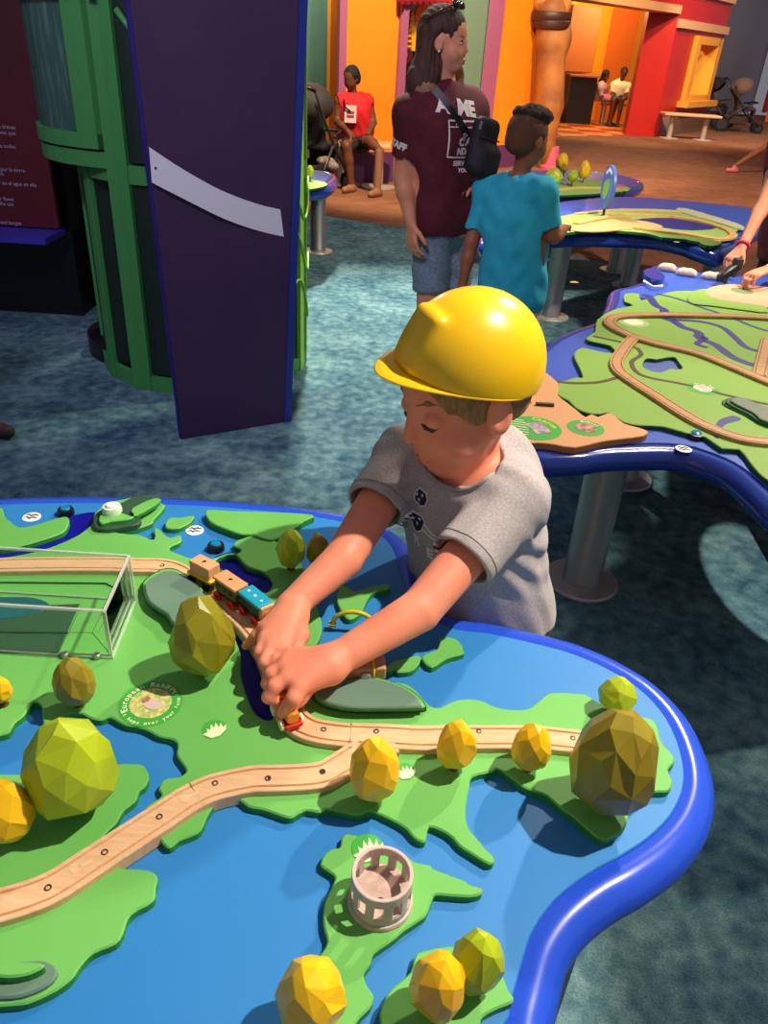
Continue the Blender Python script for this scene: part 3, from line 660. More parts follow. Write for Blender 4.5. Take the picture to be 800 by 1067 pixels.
plate('river_bed',[[(99,534),(97,545),(87,556),(74,564),(55,572),(35,577),(0,583),(-40,588),(-42,575),(0,570),(20,567),(45,560),(62,554),(68,549),(70,541),(80,536)]],ZT1-.001,ZT1+.0012,RV,T1,bev=.0005)
def scaled(pts,k,dx=0,dy=0):
    cx=sum(p[0] for p in pts)/len(pts); cy=sum(p[1] for p in pts)/len(pts); return [(cx+(x-cx)*k+dx,cy+(y-cy)*k+dy) for x,y in pts]
HD=[M['hill_dark'],M['hill_dark']]; HG=[M['hill_green'],M['hill_green']]; HH=[M['hill'],M['hill']]
def hill(base,name='hill'):
    h=plate(name,[scaled(base,1.10)],LZ,LZ+.010,HD,T1)
    plate('hill_step',[scaled(base,1.07)],LZ+.010,LZ+.017,G,h); plate('hill_top',[base],LZ+.017,LZ+.023,HH,h)
    return h
hill([(152,606),(163,598),(174,594),(186,596),(203,607),(214,622),(213,636),(205,646),(190,650),(180,648),(174,639),(163,632),(155,625),(151,614)])
hill([(332,721),(352,709),(380,705),(402,709),(420,716),(432,724),(438,732),(436,736),(400,737),(372,737),(350,734),(337,729)])
h=plate('hill',[[(-40,1010),(0,1004),(38,1000),(52,1003),(60,1012),(50,1026),(22,1038),(-10,1040),(-40,1042)]],LZ,LZ+.006,HH,T1); plate('hill_step',[[(-40,996),(0,1001),(34,1002),(46,1006),(30,1015),(8,1018),(-20,1015),(-40,1020)]],LZ+.006,LZ+.018,G,h)
h=plate('hill',[[(97,540),(98,549),(110,551),(125,549),(143,546),(147,540),(140,532),(160,521),(157,516),(140,517),(125,524),(112,528),(100,534)]],LZ,LZ+.01,HD,T1)
plate('hill_step',[[(103,538),(105,545),(115,543),(132,541),(141,537),(139,530),(160,520),(166,523),(142,537),(130,535),(112,532)]],LZ+.01,LZ+.018,G,h)
# inset symbols and printed badges
def flatdisc(name,px,py,rpx,z,m,parent,h=.0012,n=40,rw=None):
    c=P(px,py,z); rw=rw or (P(px+rpx,py,z)-c).length
    mb=MB(); mb.lathe((c.x,c.y,z),[(rw,0),(rw,h*.8),(rw-.0006,h)],n); return mb.build(name,m,parent),c,rw
def blob(c,z,pts,s,m,parent,name='symbol',h=.0008,rot=0):
    mb=MB(); mb.prism([Vector((c.x+s*(x*math.cos(rot)-y*math.sin(rot)),c.y+s*(x*math.sin(rot)+y*math.cos(rot)),z)) for x,y in pts],(0,0,0),(0,0,h)); return mb.build(name,m,parent)
def wave_symbol(px,py,rpx,z,parent,dark):
    b,c,r=flatdisc('symbol_disc',px,py,rpx,z,M['white'],parent)
    for dy in (.35,-.25):
        blob(c,z+.0012,[(-.85,dy-.15),(-.5,dy+.28),(-.15,dy-.02),(.2,dy+.32),(.8,dy+.05),(.5,dy-.02),(.2,dy+.08),(-.1,dy-.3),(-.45,dy+.05)],r*.9,dark,b,'wave_mark')
    return b
dkb=mat('mark_navy','#0e1c4a',.5)
wave_symbol(33,539,9.5,ZT1,T1,dkb); wave_symbol(203,553,9.5,ZT1,T1,dkb)
def button(px,py,rw,z,cap,ring,parent,name='button'):
    c=P(px,py,z); mb=MB(); mb.lathe((c.x,c.y,z),[(rw,0),(rw,.008),(rw*.9,.013),(rw*.66,.014),(rw*.64,.011),(.001,.011)],32); b=mb.build(name,ring,parent,auto=True)
    mb=MB(); mb.lathe((c.x,c.y,z+.011),[(rw*.6,0),(rw*.6,.004),(rw*.5,.006),(.001,.0065)],28); mb.build('button_cap',cap,b,auto=True); return b
button(69,536,.0165,ZT1,M['teal_btn'],M['black'],T1); button(225,573,.0165,ZT1,M['teal_btn'],M['black'],T1)
button(117,533,.019,LZ+.018,M['white'],mat('pale_cap','#d8ecd0',.4),T1)
m_gb=mat('badge_green','#3fae3c',.5)
def footprint(px,py,r,z,parent,rot=0):
    b,c,rr=flatdisc('badge',px,py,r,z,m_gb,parent,h=.0006)
    # pale fingers of a print on a green disc
    blob(c,z+.0006,[(-.9,-.5),(-.2,-.95),(.5,-.75),(.98,-.1),(.95,.35),(.7,.1),(.55,.6),(.4,.1),(.1,.7),(.02,.05),(-.25,.55),(-.3,-.1),(-.6,.1),(-.5,-.3)],rr,M['cream'],b,'print_mark',rot=rot)
    return b
footprint(223,760,13,LZ,T1,.2); footprint(422,804,11,LZ,T1,0); footprint(383,884,17,LZ,T1,.1)
b,c,rr=flatdisc('badge',157,733,33,LZ,m_gb,T1,h=.0005)
c2=P(157,733,LZ); mb=MB(); mb.lathe((c2.x,c2.y,LZ+.0005),[(rr*.66,0),(rr*.66,.0006)],40); pic=mb.build('badge_picture',mat('picture_meadow','#e6d98a',.6,col2='#a8c060',scale=140,contrast=(.4,.6)),b)
blob(c2,LZ+.0012,[(-.25,-.1),(-.05,.18),(.2,.15),(.42,.0),(.45,-.2),(.2,-.33),(-.05,-.28)],rr*.9,mat('rabbit_fur','#d8c0b4',.8),b,'rabbit_picture'); blob(c2,LZ+.0013,[(-.35,.1),(-.2,.3),(-.05,.22),(-.1,.02),(-.28,-.02)],rr*.9,mat('rabbit_dark','#b07858',.8),b,'rabbit_picture')
def arctext(s,c,z,r,a_mid,size,m,parent,inside=False,name='badge_text',bold=.0):
    mb=MB(); n=len(s); step=size*.62/r
    for i,ch in enumerate(s):
        if ch==' ': continue
        vs,fs=text_mesh(ch,size,bold=bold)
        if inside: a=a_mid+(i-(n-1)/2)*step; th=a+math.pi/2
        else: a=a_mid-(i-(n-1)/2)*step; th=a-math.pi/2
        pc=Vector((c.x+r*math.cos(a),c.y+r*math.sin(a),z))
        mb.add([pc+Vector((v.x*math.cos(th)-v.y*math.sin(th),v.x*math.sin(th)+v.y*math.cos(th),0)) for v in vs],fs)
    return mb.build(name,m,parent)
arctext('European Rabbit',c2,LZ+.0008,rr*.82,math.radians(125),.0125,M['cream'],b,bold=.0003)
arctext('it hops over your farm field',c2,LZ+.0008,rr*.86,math.radians(-42),.0085,M['cream'],b,inside=True,bold=.0002)

# ---- wooden track
TZ=LZ+.010
tk=empty('toy_train_track',P(360,790,0.0)+Vector((0,0,LZ)),'wooden toy train track winding across the big table in front of the boy','toy train track')
Wg=(.012,.0155,.003)
def track(pxs,W=.0215,name='track_piece',parent=None,z1=TZ,z0=LZ-.010,ma=None,mg=None,n=8,groove=Wg): return strip(name,pxs,z0,z1,W,ma or M['wood'],parent or tk,n,groove=groove,gm=mg or M['wood_groove'])
track([(-120,962),(-60,955),(0,942),(50,925),(92,899)])
track([(92,899),(109,888),(166,851),(190,835),(204,827)]); track([(204,827),(224,819),(260,811),(279,810)]); track([(279,810),(310,809),(336,806),(352,798),(372,785),(388,777),(410,771)],z1=TZ-.0003)
track([(300,734),(304,744),(313,753),(325,759),(345,763),(365,765)]); track([(365,765),(400,766),(440,768),(470,767)],W=.0225); track([(470,767),(510,767),(560,767)]); track([(560,767),(605,772),(640,776)])
track([(-120,592),(-60,590),(0,588),(60,587),(110,587),(140,588)]); track([(140,588),(169,589),(185,594),(200,603),(219,614)]); track([(219,614),(240,630),(258,647),(272,664)]); track([(272,664),(281,680),(290,705),(300,734)])
mb=MB()
for px,py in ((50,925),(109,888),(166,851),(224,816),(279,811),(336,804),(392,762),(337,760),(597,769),(169,589),(499,762)):
    c=P(px,py,TZ); mb=MB(); mb.lathe((c.x,c.y,TZ-.002),[(.0042,0),(.0042,.0026),(.003,.0028),(.0018,.0018),(.0001,.0018)],16); mb.build('screw',M['screw'],tk,auto=True)
for px,py in ((92,899),(204,827)):
    c=P(px,py,TZ); mb=MB(); mb.lathe((c.x-.012,c.y-.008,TZ-.002),[(.0065,0),(.0065,.0026)],18); mb.box((c.x-.003,c.y-.002,TZ-.0007),(.016,.005,.0026),math.radians(35)); mb.build('joint_peg',mat('peg_wood','#e9c292',.5),tk)
# ---- trees of faceted wood
def treemesh(w,h,seed,n=46,jit=.12):
    rnd=random.Random(seed); bm=bmesh.new(); ga=math.pi*(3-math.sqrt(5))
    for i in range(n):
        z=1-2*(i+.5)/n; th=i*ga+rnd.uniform(-.35,.35); z=max(-1,min(1,z+rnd.uniform(-.06,.06))); r=math.sqrt(max(0,1-z*z)); k=(1-.20*z)
        q=1+rnd.uniform(-jit,.02)*.5
        bm.verts.new((r*math.cos(th)*k*w/2*q,r*math.sin(th)*k*w/2*q,z*h/2*q))
    res=bmesh.ops.convex_hull(bm,input=bm.verts); bmesh.ops.dissolve_limit(bm,angle_limit=math.radians(13),verts=bm.verts,edges=bm.edges)
    bmesh.ops.recalc_face_normals(bm,faces=bm.faces)
    me=D.meshes.new('foliage'); bm.to_mesh(me); bm.free(); return me
def tree_mat(n,a,b): 
    m=mat(n,a,.38,col2=b,scale=9,spec=.45,bump=.08,bscale=30); return m
TM={'yellow':tree_mat('tree_yellow','#f0b80a','#f6c616'),'olive':tree_mat('tree_olive','#8e8a18','#a09a20'),'dolive':tree_mat('tree_dull_olive','#887818','#9c8c20'),'lime':tree_mat('tree_lime','#9db414','#b2c41c')}
m_stem=mat('stem_brown','#5a3820',.6)
def toy_tree(px,py,wpx,hpx,kind,label,seed,z=LZ,group='faceted wooden toy trees on the big play table',stem=.006,lean=0):
    # size from the picture at the tree's own distance
    base=P(px,py+hpx*.30,z); dpt_=(base-CAMP).dot(FW)+0; s=dpt_/F
    el=math.asin(min(1,(H-z)/(base-CAMP).length)); w=wpx*s; hv=hpx*s
    h=math.sqrt(max((hv*hv-(w*math.sin(el))**2),(w*.9*math.cos(el))**2))/math.cos(el); h=min(h,w*1.45)
    c=P(px,py,z+stem+h/2)
    e=empty('toy_tree',(c.x,c.y,z),label,'toy tree',group)
    mb=MB(); mb.lathe((c.x,c.y,z),[(.008,0),(.006,.003),(.0045,stem+h*.1)],12); mb.build('trunk',m_stem,e,auto=True)
    me=treemesh(w,h,seed); 
    for v in me.vertices: v.co=v.co+c
    me.name='foliage'; link('foliage',me,TM[kind],e)
    return e
TR=[(210,661,66,92,'olive','large dull olive toy tree just below the toy train',1),(72,797,90,104,'lime','largest lime green toy tree in the left part of the table',2),(77,709,43,52,'dolive','small brownish olive toy tree by the corner of the clear box',3),
(6,844,54,74,'yellow','yellow toy tree cut by the left edge below the inlet, beside the large lime tree',4),(-1,718,24,36,'yellow','little yellow toy tree at the left edge below the clear box',5),
(390,800,54,66,'yellow','yellow toy tree standing where the two tracks join',6),(476,775,42,52,'yellow','yellow toy tree on the far track edge, middle of the row of three',7),(554,777,42,50,'yellow','yellow toy tree nearest the big olive tree at the track end',8),
(641,792,88,108,'dolive','largest olive toy tree at the right end of the track',9),(644,723,40,40,'lime','small lime toy tree behind the largest olive tree',10),
(324,1034,72,76,'yellow','large yellow toy tree at the bottom edge on the castle island',11),(457,1025,60,74,'yellow','yellow toy tree on the bottom right island beside a lime tree',12),(498,1000,55,64,'lime','lime toy tree on the bottom right island behind a yellow tree',13),
(303,571,31,46,'lime','small dark lime toy tree beyond the boy\'s right forearm',14),(331,572,26,40,'dolive','olive toy tree mostly hidden behind the boy\'s right forearm',15)]
for t in TR: toy_tree(*t[:6],t[6]*11+3)
# ---- round ruin
cr=P(396,938,LZ); cst=empty('toy_colosseum',(cr.x,cr.y,LZ),'small grey ring-shaped toy ruin with window openings on the lower island','toy building')
m_st=mat('ruin_stone','#d0bcb0',.6,col2='#c2aea4',scale=40,bump=.3,bscale=120)
R0=(P(430,938,LZ)-cr).length
mb=MB(); mb.lathe((cr.x,cr.y,LZ),[(R0,0),(R0,.004),(R0*.97,.006)],48); cb=mb.build('ruin_base',m_st,cst,auto=True)
mb=MB(); mb.lathe((cr.x,cr.y,LZ+.006),[(R0*.9,0),(R0*.9,.012)],48); mb.build('ruin_floor',mat('ruin_floor','#cdb2a2',.6,col2='#b99c8c',scale=60),cst)
mb=MB(); mb.lathe((cr.x,cr.y-.012,LZ+.018),[(.0045,0),(.004,.001),(.0022,.001),(.0022,0.0002)],20); mb.build('screw',M['screw'],cst)
mb=MB(); vs=[]; fs=[]; NA=48; zz=[.006,.014,.040,.048]; Hc=.052
wins=[(a,a+3) for a in (0,5,10,15,20,25,30,35,40,45)]
NA=60; wins=[(a+1,a+4) for a in range(0,60,6)]
zz=[.006,.016,.038,Hc]
def cell(i,j): return not (j==1 and any(w0<=i<w1-0 for w0,w1 in wins))
def rv(i,j,o): a=2*math.pi*(i%NA)/NA; r=(R0*.92,R0*.80)[o]; return (cr.x+r*math.cos(a),cr.y+r*math.sin(a),LZ+zz[j])
for i in range(NA):
    for j in range(3):
        if not cell(i,j): continue
        a,b,c_,d=rv(i,j,0),rv(i+1,j,0),rv(i+1,j+1,0),rv(i,j+1,0); e,f,g,h=rv(i,j,1),rv(i+1,j,1),rv(i+1,j+1,1),rv(i,j+1,1)
        mb.add([a,b,c_,d],[(0,1,2,3)]); mb.add([e,f,g,h],[(3,2,1,0)])
        if j==2 or not cell(i,j+1): mb.add([d,c_,g,h],[(0,1,2,3)])
        if j==0 or not cell(i,j-1): mb.add([a,b,f,e],[(3,2,1,0)])
        if not cell((i+1)%NA,j): mb.add([b,c_,g,f],[(0,1,2,3)])
        if not cell((i-1)%NA,j): mb.add([a,d,h,e],[(0,1,2,3)])
wl=mb.build('ruin_wall',m_st,cst); wl.modifiers.new('b','BEVEL').width=.0008
# ---- clear case
m_cl=clearmat('clear_acrylic',(.97,.99,.98),.02); m_ce=mat('acrylic_edge','#e6ece0',.3,spec=.6); m_ce.node_tree.nodes['Principled BSDF'].inputs['Alpha'].default_value=.5
bR=P(141,626,LZ); fR=P(117,686,LZ); zc=.705
case=empty('clear_display_box',(bR.x-.25,(bR.y+fR.y)/2,LZ),'clear acrylic box over the dark lake at the left edge of the table','display box')
W_=.62; dvx=(fR-bR)
def cbx(p,q,t=.004):
    return
bl_=bR-Vector((W_,0,0)); fl_=fR-Vector((W_,0,0)); up=Vector((0,0,zc-LZ)); inx=Vector((-.004,0,0)); iny=(bR-fR).normalized()*.004
for nme,quad,th in (('top_panel',[bl_+up,bR+up,fR+up,fl_+up],Vector((0,0,-.004))),('back_panel',[bl_,bR,bR+up,bl_+up],-iny),('front_panel',[fl_,fR,fR+up,fl_+up],iny),('side_panel',[bR,fR,fR+up,bR+up],inx)):
    c4=sum(quad,Vector())/4; quad=[c4+(v-c4)*.985 for v in quad]
    mb=MB(); mb.prism(quad,(0,0,0),th); mb.build(nme,m_cl,case)
for nme,a,b in (('edge',bR,bR+up),('edge',fR,fR+up),('edge',bR+up,fR+up),('edge',bR,fR),('edge',bl_+up,bR+up),('edge',fl_+up,fR+up),('edge',fl_,fR),('edge',bl_,bR)):
    d=(b-a).normalized(); o1=d.orthogonal().normalized()*.0028; o2=d.cross(o1).normalized()*.0028
    mb=MB(); mb.prism([a+o1,a+o2,a-o1,a-o2],(0,0,0),b-a); mb.build(nme,m_ce,case)
for px,py in ((68,684),(101,685)):
    c=P(px,py,LZ+.001); mb=MB(); mb.lathe((c.x,c.y,LZ+.001),[(.006,0),(.006,.006),(.004,.008)],16); mb.build('clip',M['steel'],case,auto=True)
plate('lake',[[(-200,640),(83,629),(60,681),(-200,676)]],LZ,LZ+.001,HD,T1,bev=.0003,smooth=0)
plate('lake',[[(-150,628),(0,622),(40,624),(50,634),(0,645),(-150,650)]],LZ+.001,LZ+.002,[mat('lake_teal','#1f5f68',.4),M['hill_dark']],T1,bev=.0005)
plate('land_panel',[[(85,630),(118,628),(101,659),(114,682),(60,682)]],LZ,LZ+.003,[M['green'],M['hill_dark']],T1,bev=.0008,smooth=0)
for pl in ([(0,606),(110,607),(140,622)],[(0,658),(96,659),(122,608)],[(96,659),(116,682)]):
    strip('seam',pl,LZ+.0001,LZ+.0036,.0007,M['hill_dark'],T1,n=1)

# ---- toy train
def wagon(px,py,zr,head,kind,label,L=.062):
    c=P(px,py,zr); th=head; u=Vector((math.cos(th),math.sin(th),0)); v=Vector((-math.sin(th),math.cos(th),0)); R=Matrix.Rotation(th,3,'Z')
    e=empty('toy_wagon' if kind!='loco' else 'toy_engine',(c.x,c.y,TZ),label,'toy train'); W=.030
    z0=TZ
    def bx(name,x,y,z,d,m,par=e,bev=.0015):
        mb=MB(); mb.box(Vector((c.x,c.y,z))+u*x+v*y,d,R); return mb.build(name,m,par,bev=bev)
    wm_=mat('wagon_wheel_red','#d81818',.3) if kind!='yellow' else M['black']
    for sx in (-1,1):
        for sy in (-1,1):
            q=Vector((c.x,c.y,z0+.0085))+u*sx*L*.3+v*sy*(W*.5+.001); mb=MB(); mb.lathe(q,[(.0085,-.0025),(.0092,-.001),(.0092,.0015),(.006,.002),(.0055,.001),(.002,.001),(.002,.003)],20,ax=v*sy); wh=mb.build('wheel',wm_,e,auto=True)
    if kind=='yellow':
        bx('chassis',0,0,z0+.012,(L*.9,W*.7,.008),M['black']); bx('deck',0,0,z0+.019,(L,W*1.05,.006),mat('deck_yellow','#f0c010',.35)); bx('cabin',0,0,z0+.0335,(L*.82,W*.9,.024),mat('cabin_wood','#e8ab7c',.5,col2='#dc9c6c',scale=60,stretch=(1,4,1)))
        zt=z0+.0457
    elif kind=='wood':
        bx('chassis',0,0,z0+.012,(L*.95,W*.7,.008),M['dkgrey']); bd=bx('body',0,0,z0+.027,(L*.92,W*.86,.022),mat('wagon_olive','#6a5a34',.5))
        for k in (-1,0,1):
            for sy in (-1,1): bx('window',k*L*.27,sy*W*.432,z0+.030,(L*.17,.0012,.009),M['black'],bd,.0003)
        bx('roof',0,0,z0+.041,(L,W*1.0,.006),mat('roof_wood','#e8a470',.5,col2='#dc9460',scale=60,stretch=(1,4,1)),bev=.002); zt=z0+.0442
    elif kind=='teal':
        bx('chassis',0,0,z0+.012,(L*.95,W*.7,.008),M['dkgrey']); bd=bx('body',0,0,z0+.026,(L*.9,W*.8,.02),mat('coach_dark','#4a4432',.5))
        for k in (-1,0,1):
            for sy in (-1,1): bx('window',k*L*.27,sy*W*.405,z0+.029,(L*.17,.0012,.008),M['black'],bd,.0003)
        rf=bx('roof',0,0,z0+.039,(L*1.02,W*1.02,.007),mat('roof_teal','#1a9cba',.35),bev=.0028)
        for k in (-1,0,1):
            mb=MB(); mb.lathe(Vector((c.x,c.y,z0+.0424))+u*k*L*.3,[(.0025,0),(.0025,.0008)],12); mb.build('dot',M['white'],rf)
        return e
    if kind in ('yellow','wood'):
        blob(Vector((c.x,c.y,0)),zt,[(-.9,-.2),(-.3,-.4),(0,-.1),(.5,-.3),(.9,.2),(.4,.35),(.1,.7),(-.4,.5),(-.2,.1)],.005,M['black'],e,'painted_mark')
    for sx in (-1,1):
        mb=MB(); mb.lathe(Vector((c.x,c.y,z0+.014))+u*sx*L*.5,[(.004,-.003),(.004,.003)],14,ax=u); mb.build('coupling_magnet',M['steel'],e,auto=True)
    return e
hd=math.atan2((P(266,624,.65)-P(213,588,.65)).y,(P(266,624,.65)-P(213,588,.65)).x)
wagon(213,589,.66,hd+.12,'yellow','toy wagon with bright yellow deck and plain wooden cabin at the rear of the train',L=.058)
wagon(240,607,.66,hd,'wood','toy coach with light wooden roof and red wheels, middle of the train',L=.058)
wagon(266,625,.656,hd-.08,'teal','toy coach with teal roof with white dots and red wheels next to the hand',L=.058)
def engine(px,py,z,th,cols,label,name='toy_engine',L=.055):
    c=P(px,py,z); u=Vector((math.cos(th),math.sin(th),0)); v=Vector((-math.sin(th),math.cos(th),0)); R=Matrix.Rotation(th,3,'Z'); z0=z-.012
    e=empty(name,(c.x,c.y,z0-.006),label,'toy train')
    mb=MB(); mb.box(Vector((c.x,c.y,z0+.003)),(L,.026,.007),R); mb.build('chassis',cols[0],e,bev=.0015)
    mb=MB(); mb.lathe(Vector((c.x,c.y,z0+.016))-u*L*.05,[(.010,-L*.2),(.0105,-L*.18),(.0105,L*.45),(.009,L*.5)],20,ax=u); mb.build('boiler',cols[1],e,auto=True)
    mb=MB(); mb.box(Vector((c.x,c.y,z0+.020))-u*L*.3,(L*.38,.026,.028),R); mb.build('cab',cols[2],e,bev=.002)
    mb=MB(); mb.lathe(Vector((c.x,c.y,z0+.026))+u*L*.3,[(.0035,0),(.003,.005),(.005,.011)],14); mb.build('chimney',cols[0],e,auto=True)
    for sx in (-1,1):
        for sy in (-1,1):
            q=Vector((c.x,c.y,z0+.002))+u*sx*L*.28+v*sy*.015; mb=MB(); mb.lathe(q,[(.008,-.002),(.008,.002),(.003,.003)],18,ax=v*sy); mb.build('wheel',cols[3],e,auto=True)
    return e
m_oran=mat('engine_orange','#f08c1c',.35); m_rd=mat('engine_red','#d81414',.3); m_wd=mat('engine_wood','#e0a878',.5)
engine(299,739,.640,math.radians(-60),(m_rd,m_oran,m_oran,M['cream']),'orange and red toy engine pinched under the boy\'s left hand')
engine(296,682,.640,math.radians(-70),(M['dkgrey'],mat('engine_white','#c8c4d0',.4),mat('engine_lilac','#9aa0c8',.4),M['black']),'pale grey toy engine showing between the boy\'s two hands')
engine(281,645,.640,hd-.2,(m_oran,m_oran,m_wd,m_rd),'toy wagon with an orange end partly under the boy\'s right hand','toy_wagon',L=.04)
# wooden caboose with yellow band by the dark hill
cc=P(384,698,LZ+.02); cab=empty('toy_freight_wagon',(cc.x,cc.y,LZ),'short wooden toy wagon with a silver magnet and a yellow strap behind the dark hill','toy train')
th=math.radians(8); R=Matrix.Rotation(th,3,'Z'); u=R@Vector((1,0,0)); v=R@Vector((0,1,0))
mb=MB(); mb.box((cc.x-.006,cc.y,LZ+.024),(.062,.032,.024),R); mb.build('wagon_body',mat('wagon_wood','#c99a74',.5,col2='#b88864',scale=50,stretch=(1,4,1)),cab,bev=.003)
mb=MB(); mb.lathe(Vector((cc.x,cc.y,LZ+.022))-v*.0165-u*.006,[(.009,-.001),(.009,.003),(.006,.006),(.003,.0065)],20,ax=-v); mb.build('magnet',M['steel'],cab,auto=True)
mb=MB(); mb.tube([Vector((cc.x,cc.y,LZ+.012))-v*.018+u*.006,Vector((cc.x,cc.y,LZ+.036))-v*.0175+u*.006,Vector((cc.x,cc.y,LZ+.038))-v*.012+u*.006,Vector((cc.x,cc.y,LZ+.038))+v*.016+u*.006],.0018,8); mb.build('strap',mat('strap_yellow','#e8c010',.4),cab,True)
for sx in (-1,1):
    for sy in (-1,1):
        q=Vector((cc.x-.006,cc.y,LZ+.0085))+u*sx*.02+v*sy*.014; mb=MB(); mb.lathe(q,[(.0085,-.002),(.0085,.002),(.003,.003)],18,ax=v*sy); mb.build('wheel',M['black'],cab,auto=True)
ys=P(368,652,LZ); ar=empty('toy_arch',(ys.x,ys.y,LZ),'yellow toy arch glimpsed between the boy\'s forearms','toy building')
mb=MB(); mb.tube([Vector((ys.x+.035*math.cos(a),ys.y,LZ+.03*math.sin(a))) for a in [k*math.pi/12 for k in range(13)]],.004,8); mb.build('arch_bar',mat('arch_yellow','#d8c420',.4),ar,True)
mb=MB(); mb.box((ys.x-.035,ys.y,LZ+.001),(.012,.012,.004)); mb.box((ys.x+.035,ys.y,LZ+.001),(.012,.012,.004)); mb.build('arch_foot',mat('arch_foot','#c8a81c',.5),ar)

# ================================================================== second table
l2=P(605,605); l2b=P(648,498)
T2,pts2=table('play_table',[(500,480),(545,489),(600,489),(640,484),(700,483),(727,489),(752,501),(777,523),(800,544),(850,560),(920,556),(1000,545),(1080,520),(1120,480),(1080,430),(1000,390),(920,340),(850,304),(795,291),(745,293),(705,283),(686,281),(671,286),(669,298),(650,305),(634,309),(630,322),(618,341),(590,352),(568,363),(545,382),(515,410),(492,440),(486,465)],
  ZT1,M['top2'],M['rim2'],'second blue play table with tan and green land behind the boy in the yellow helmet',[(l2.x,l2.y),(l2b.x,l2b.y),(1.6,2.5),(1.35,1.75)])
G2=[M['green2'],M['green2_edge']]; TN=[M['tan'],M['tan_edge']]
pond=[(670,377),(674,373),(684,374),(695,372),(703,372),(707,377),(711,383),(705,385),(698,384),(688,388),(677,386),(670,382)]
land2=[(651,306),(666,306),(668,313),(690,306),(706,303),(730,304),(760,313),(800,318),(900,330),(960,360),(1030,410),(1040,460),(1000,500),(920,522),(860,525),(820,512),(800,500),(790,492),(781,481),(770,468),(752,467),(735,455),(715,451),(690,444),(668,443),(650,440),(634,430),(625,431),(612,430),(600,425),(592,417),(581,411),(582,399),(590,396),(600,393),(607,393),(604,384),(600,376),(598,368),(606,362),(620,365),(640,368),(636,360),(618,356),(610,352),(620,345),(622,333),(640,322),(660,318),(651,314)]
plate('land',[land2,pond],ZT1,LZ+.002,G2,T2,smooth=2)
plate('pond_bed',[scaled(pond,1.1)],ZT1-.001,ZT1+.001,[mat('pond_blue','#5468a8',.4)]*2,T2,bev=.0005)
plate('desert_land',[[(500,400),(530,385),(556,378),(566,386),(582,399),(581,411),(592,420),(603,429),(610,434),(616,431),(623,434),(634,430),(642,434),(650,441),(664,445),(675,449),(670,454),(647,457),(625,460),(599,466),(578,463),(560,461),(540,462),(515,458),(500,440)]],ZT1,LZ+.006,TN,T2,smooth=2)
plate('desert_land',[[(738,300),(760,296),(800,299),(860,312),(900,340),(840,330),(790,318),(750,312),(736,306)]],LZ+.002,LZ+.010,[mat('land_sand','#e0a884',.55),M['tan_edge']],T2)
plate('mound',[[(716,310),(722,303),(738,301),(742,308),(790,316),(800,325),(770,322),(740,318),(722,316)]],LZ+.002,LZ+.008,G2,T2)
flatdisc('badge',773,303,10,LZ+.010,mat('badge_dull','#7a8a5c',.5),T2,h=.0008)
S2=[M['river2'],M['river2']]
RP=[M['river2'],M['river2_edge']] if 'river2_edge' in M else S2
def river(pxs,w): return strip('river',pxs,LZ+.0019,LZ+.0026,w,M['river2'],T2,n=5)
river([(669,307),(676,309),(683,318),(692,323),(690,330),(702,335),(712,341),(727,346),(730,353),(745,359),(760,370),(775,377),(800,385)],.018)
river([(684,306),(705,311),(730,320),(760,330),(790,342),(830,352)],.010)
river([(700,333),(730,335),(752,341),(765,351),(778,362),(800,368)],.014)
river([(722,350),(735,352),(726,358),(737,362)],.012)
plate('river_delta',[[(744,455),(744,448),(747,440),(752,436),(764,433),(772,437),(758,441),(752,446),(749,456)]],LZ+.002,LZ+.0028,S2,T2,bev=.0003)
for rd in ([(556,386),(566,392),(580,397),(600,399),(623,398),(640,394),(652,389)],[(618,350),(632,353),(650,357),(661,362)],[(663,362),(668,369),(658,377),(664,388),(680,394),(712,400),(755,411),(800,421),(850,430)]):
    strip('road',rd,LZ+.002,LZ+.0032,.008,M['road'],T2,n=6)
for k,(dx,zz_) in enumerate(((0,.004),(4,.010),(9,.016))):
    plate('terrace',[[(752+dx,420-dx*.3),(764+dx,414),(800,424),(850,436),(860,450),(800,444-dx*.5),(775+dx,432-dx*.3)]],LZ+.002,LZ+.002+zz_,[M['green2_edge'],M['green2_edge']] if k<2 else [mat('terrace_grey','#6c7a68',.6),M['green2_edge']],T2)
tk2=empty('toy_train_track',P(690,360,0)+Vector((0,0,LZ)),'wooden toy train track with a wide loop on the second table','toy train track')
W2=(.012,.0155,.003)
TZ2=LZ+.013
def track2(p,z1=TZ2): return strip('track_piece',p,ZT1+.002,z1,.0215,M['wood2'],tk2,6,groove=W2,gm=M['wood2_groove'])
track2([(860,333),(800,330),(755,328),(710,327),(665,327),(641,329),(635,335),(643,342),(661,350)])
track2([(661,350),(686,357),(728,367),(764,381),(800,396),(850,415)],TZ2-.0005)
track2([(661,350),(652,360),(643,374),(644,383),(652,391),(680,409),(725,437),(764,453),(800,459),(860,460)],TZ2-.001)
track2([(800,352),(797,365),(794,378),(791,390)],TZ2-.0015)
b,c,r=flatdisc('badge',556,446,28,LZ+.006,m_gb,T2,h=.0008)
mb=MB(); mb.box((c.x+.012,c.y,LZ+.0072),(r*.62,r*.9,.001),.35); mb.build('badge_picture',mat('canyon_picture','#8a7aa0',.6,col2='#d8b8a0',scale=60),b)
for k in range(7): 
    mb=MB(); mb.box((c.x-r*.52+.002*k*0,c.y+r*(.6-.2*k),LZ+.0072),(r*.6*math.sqrt(max(.2,1-(.6-.2*k)**2)),r*.055,.001),-.15); mb.build('text_line',M['cream'],b)
arctext('Canyon',c,LZ+.0072,r*.78,math.radians(45),.022,mat('badge_yellow','#e8d83c',.5),b,bold=.0006)
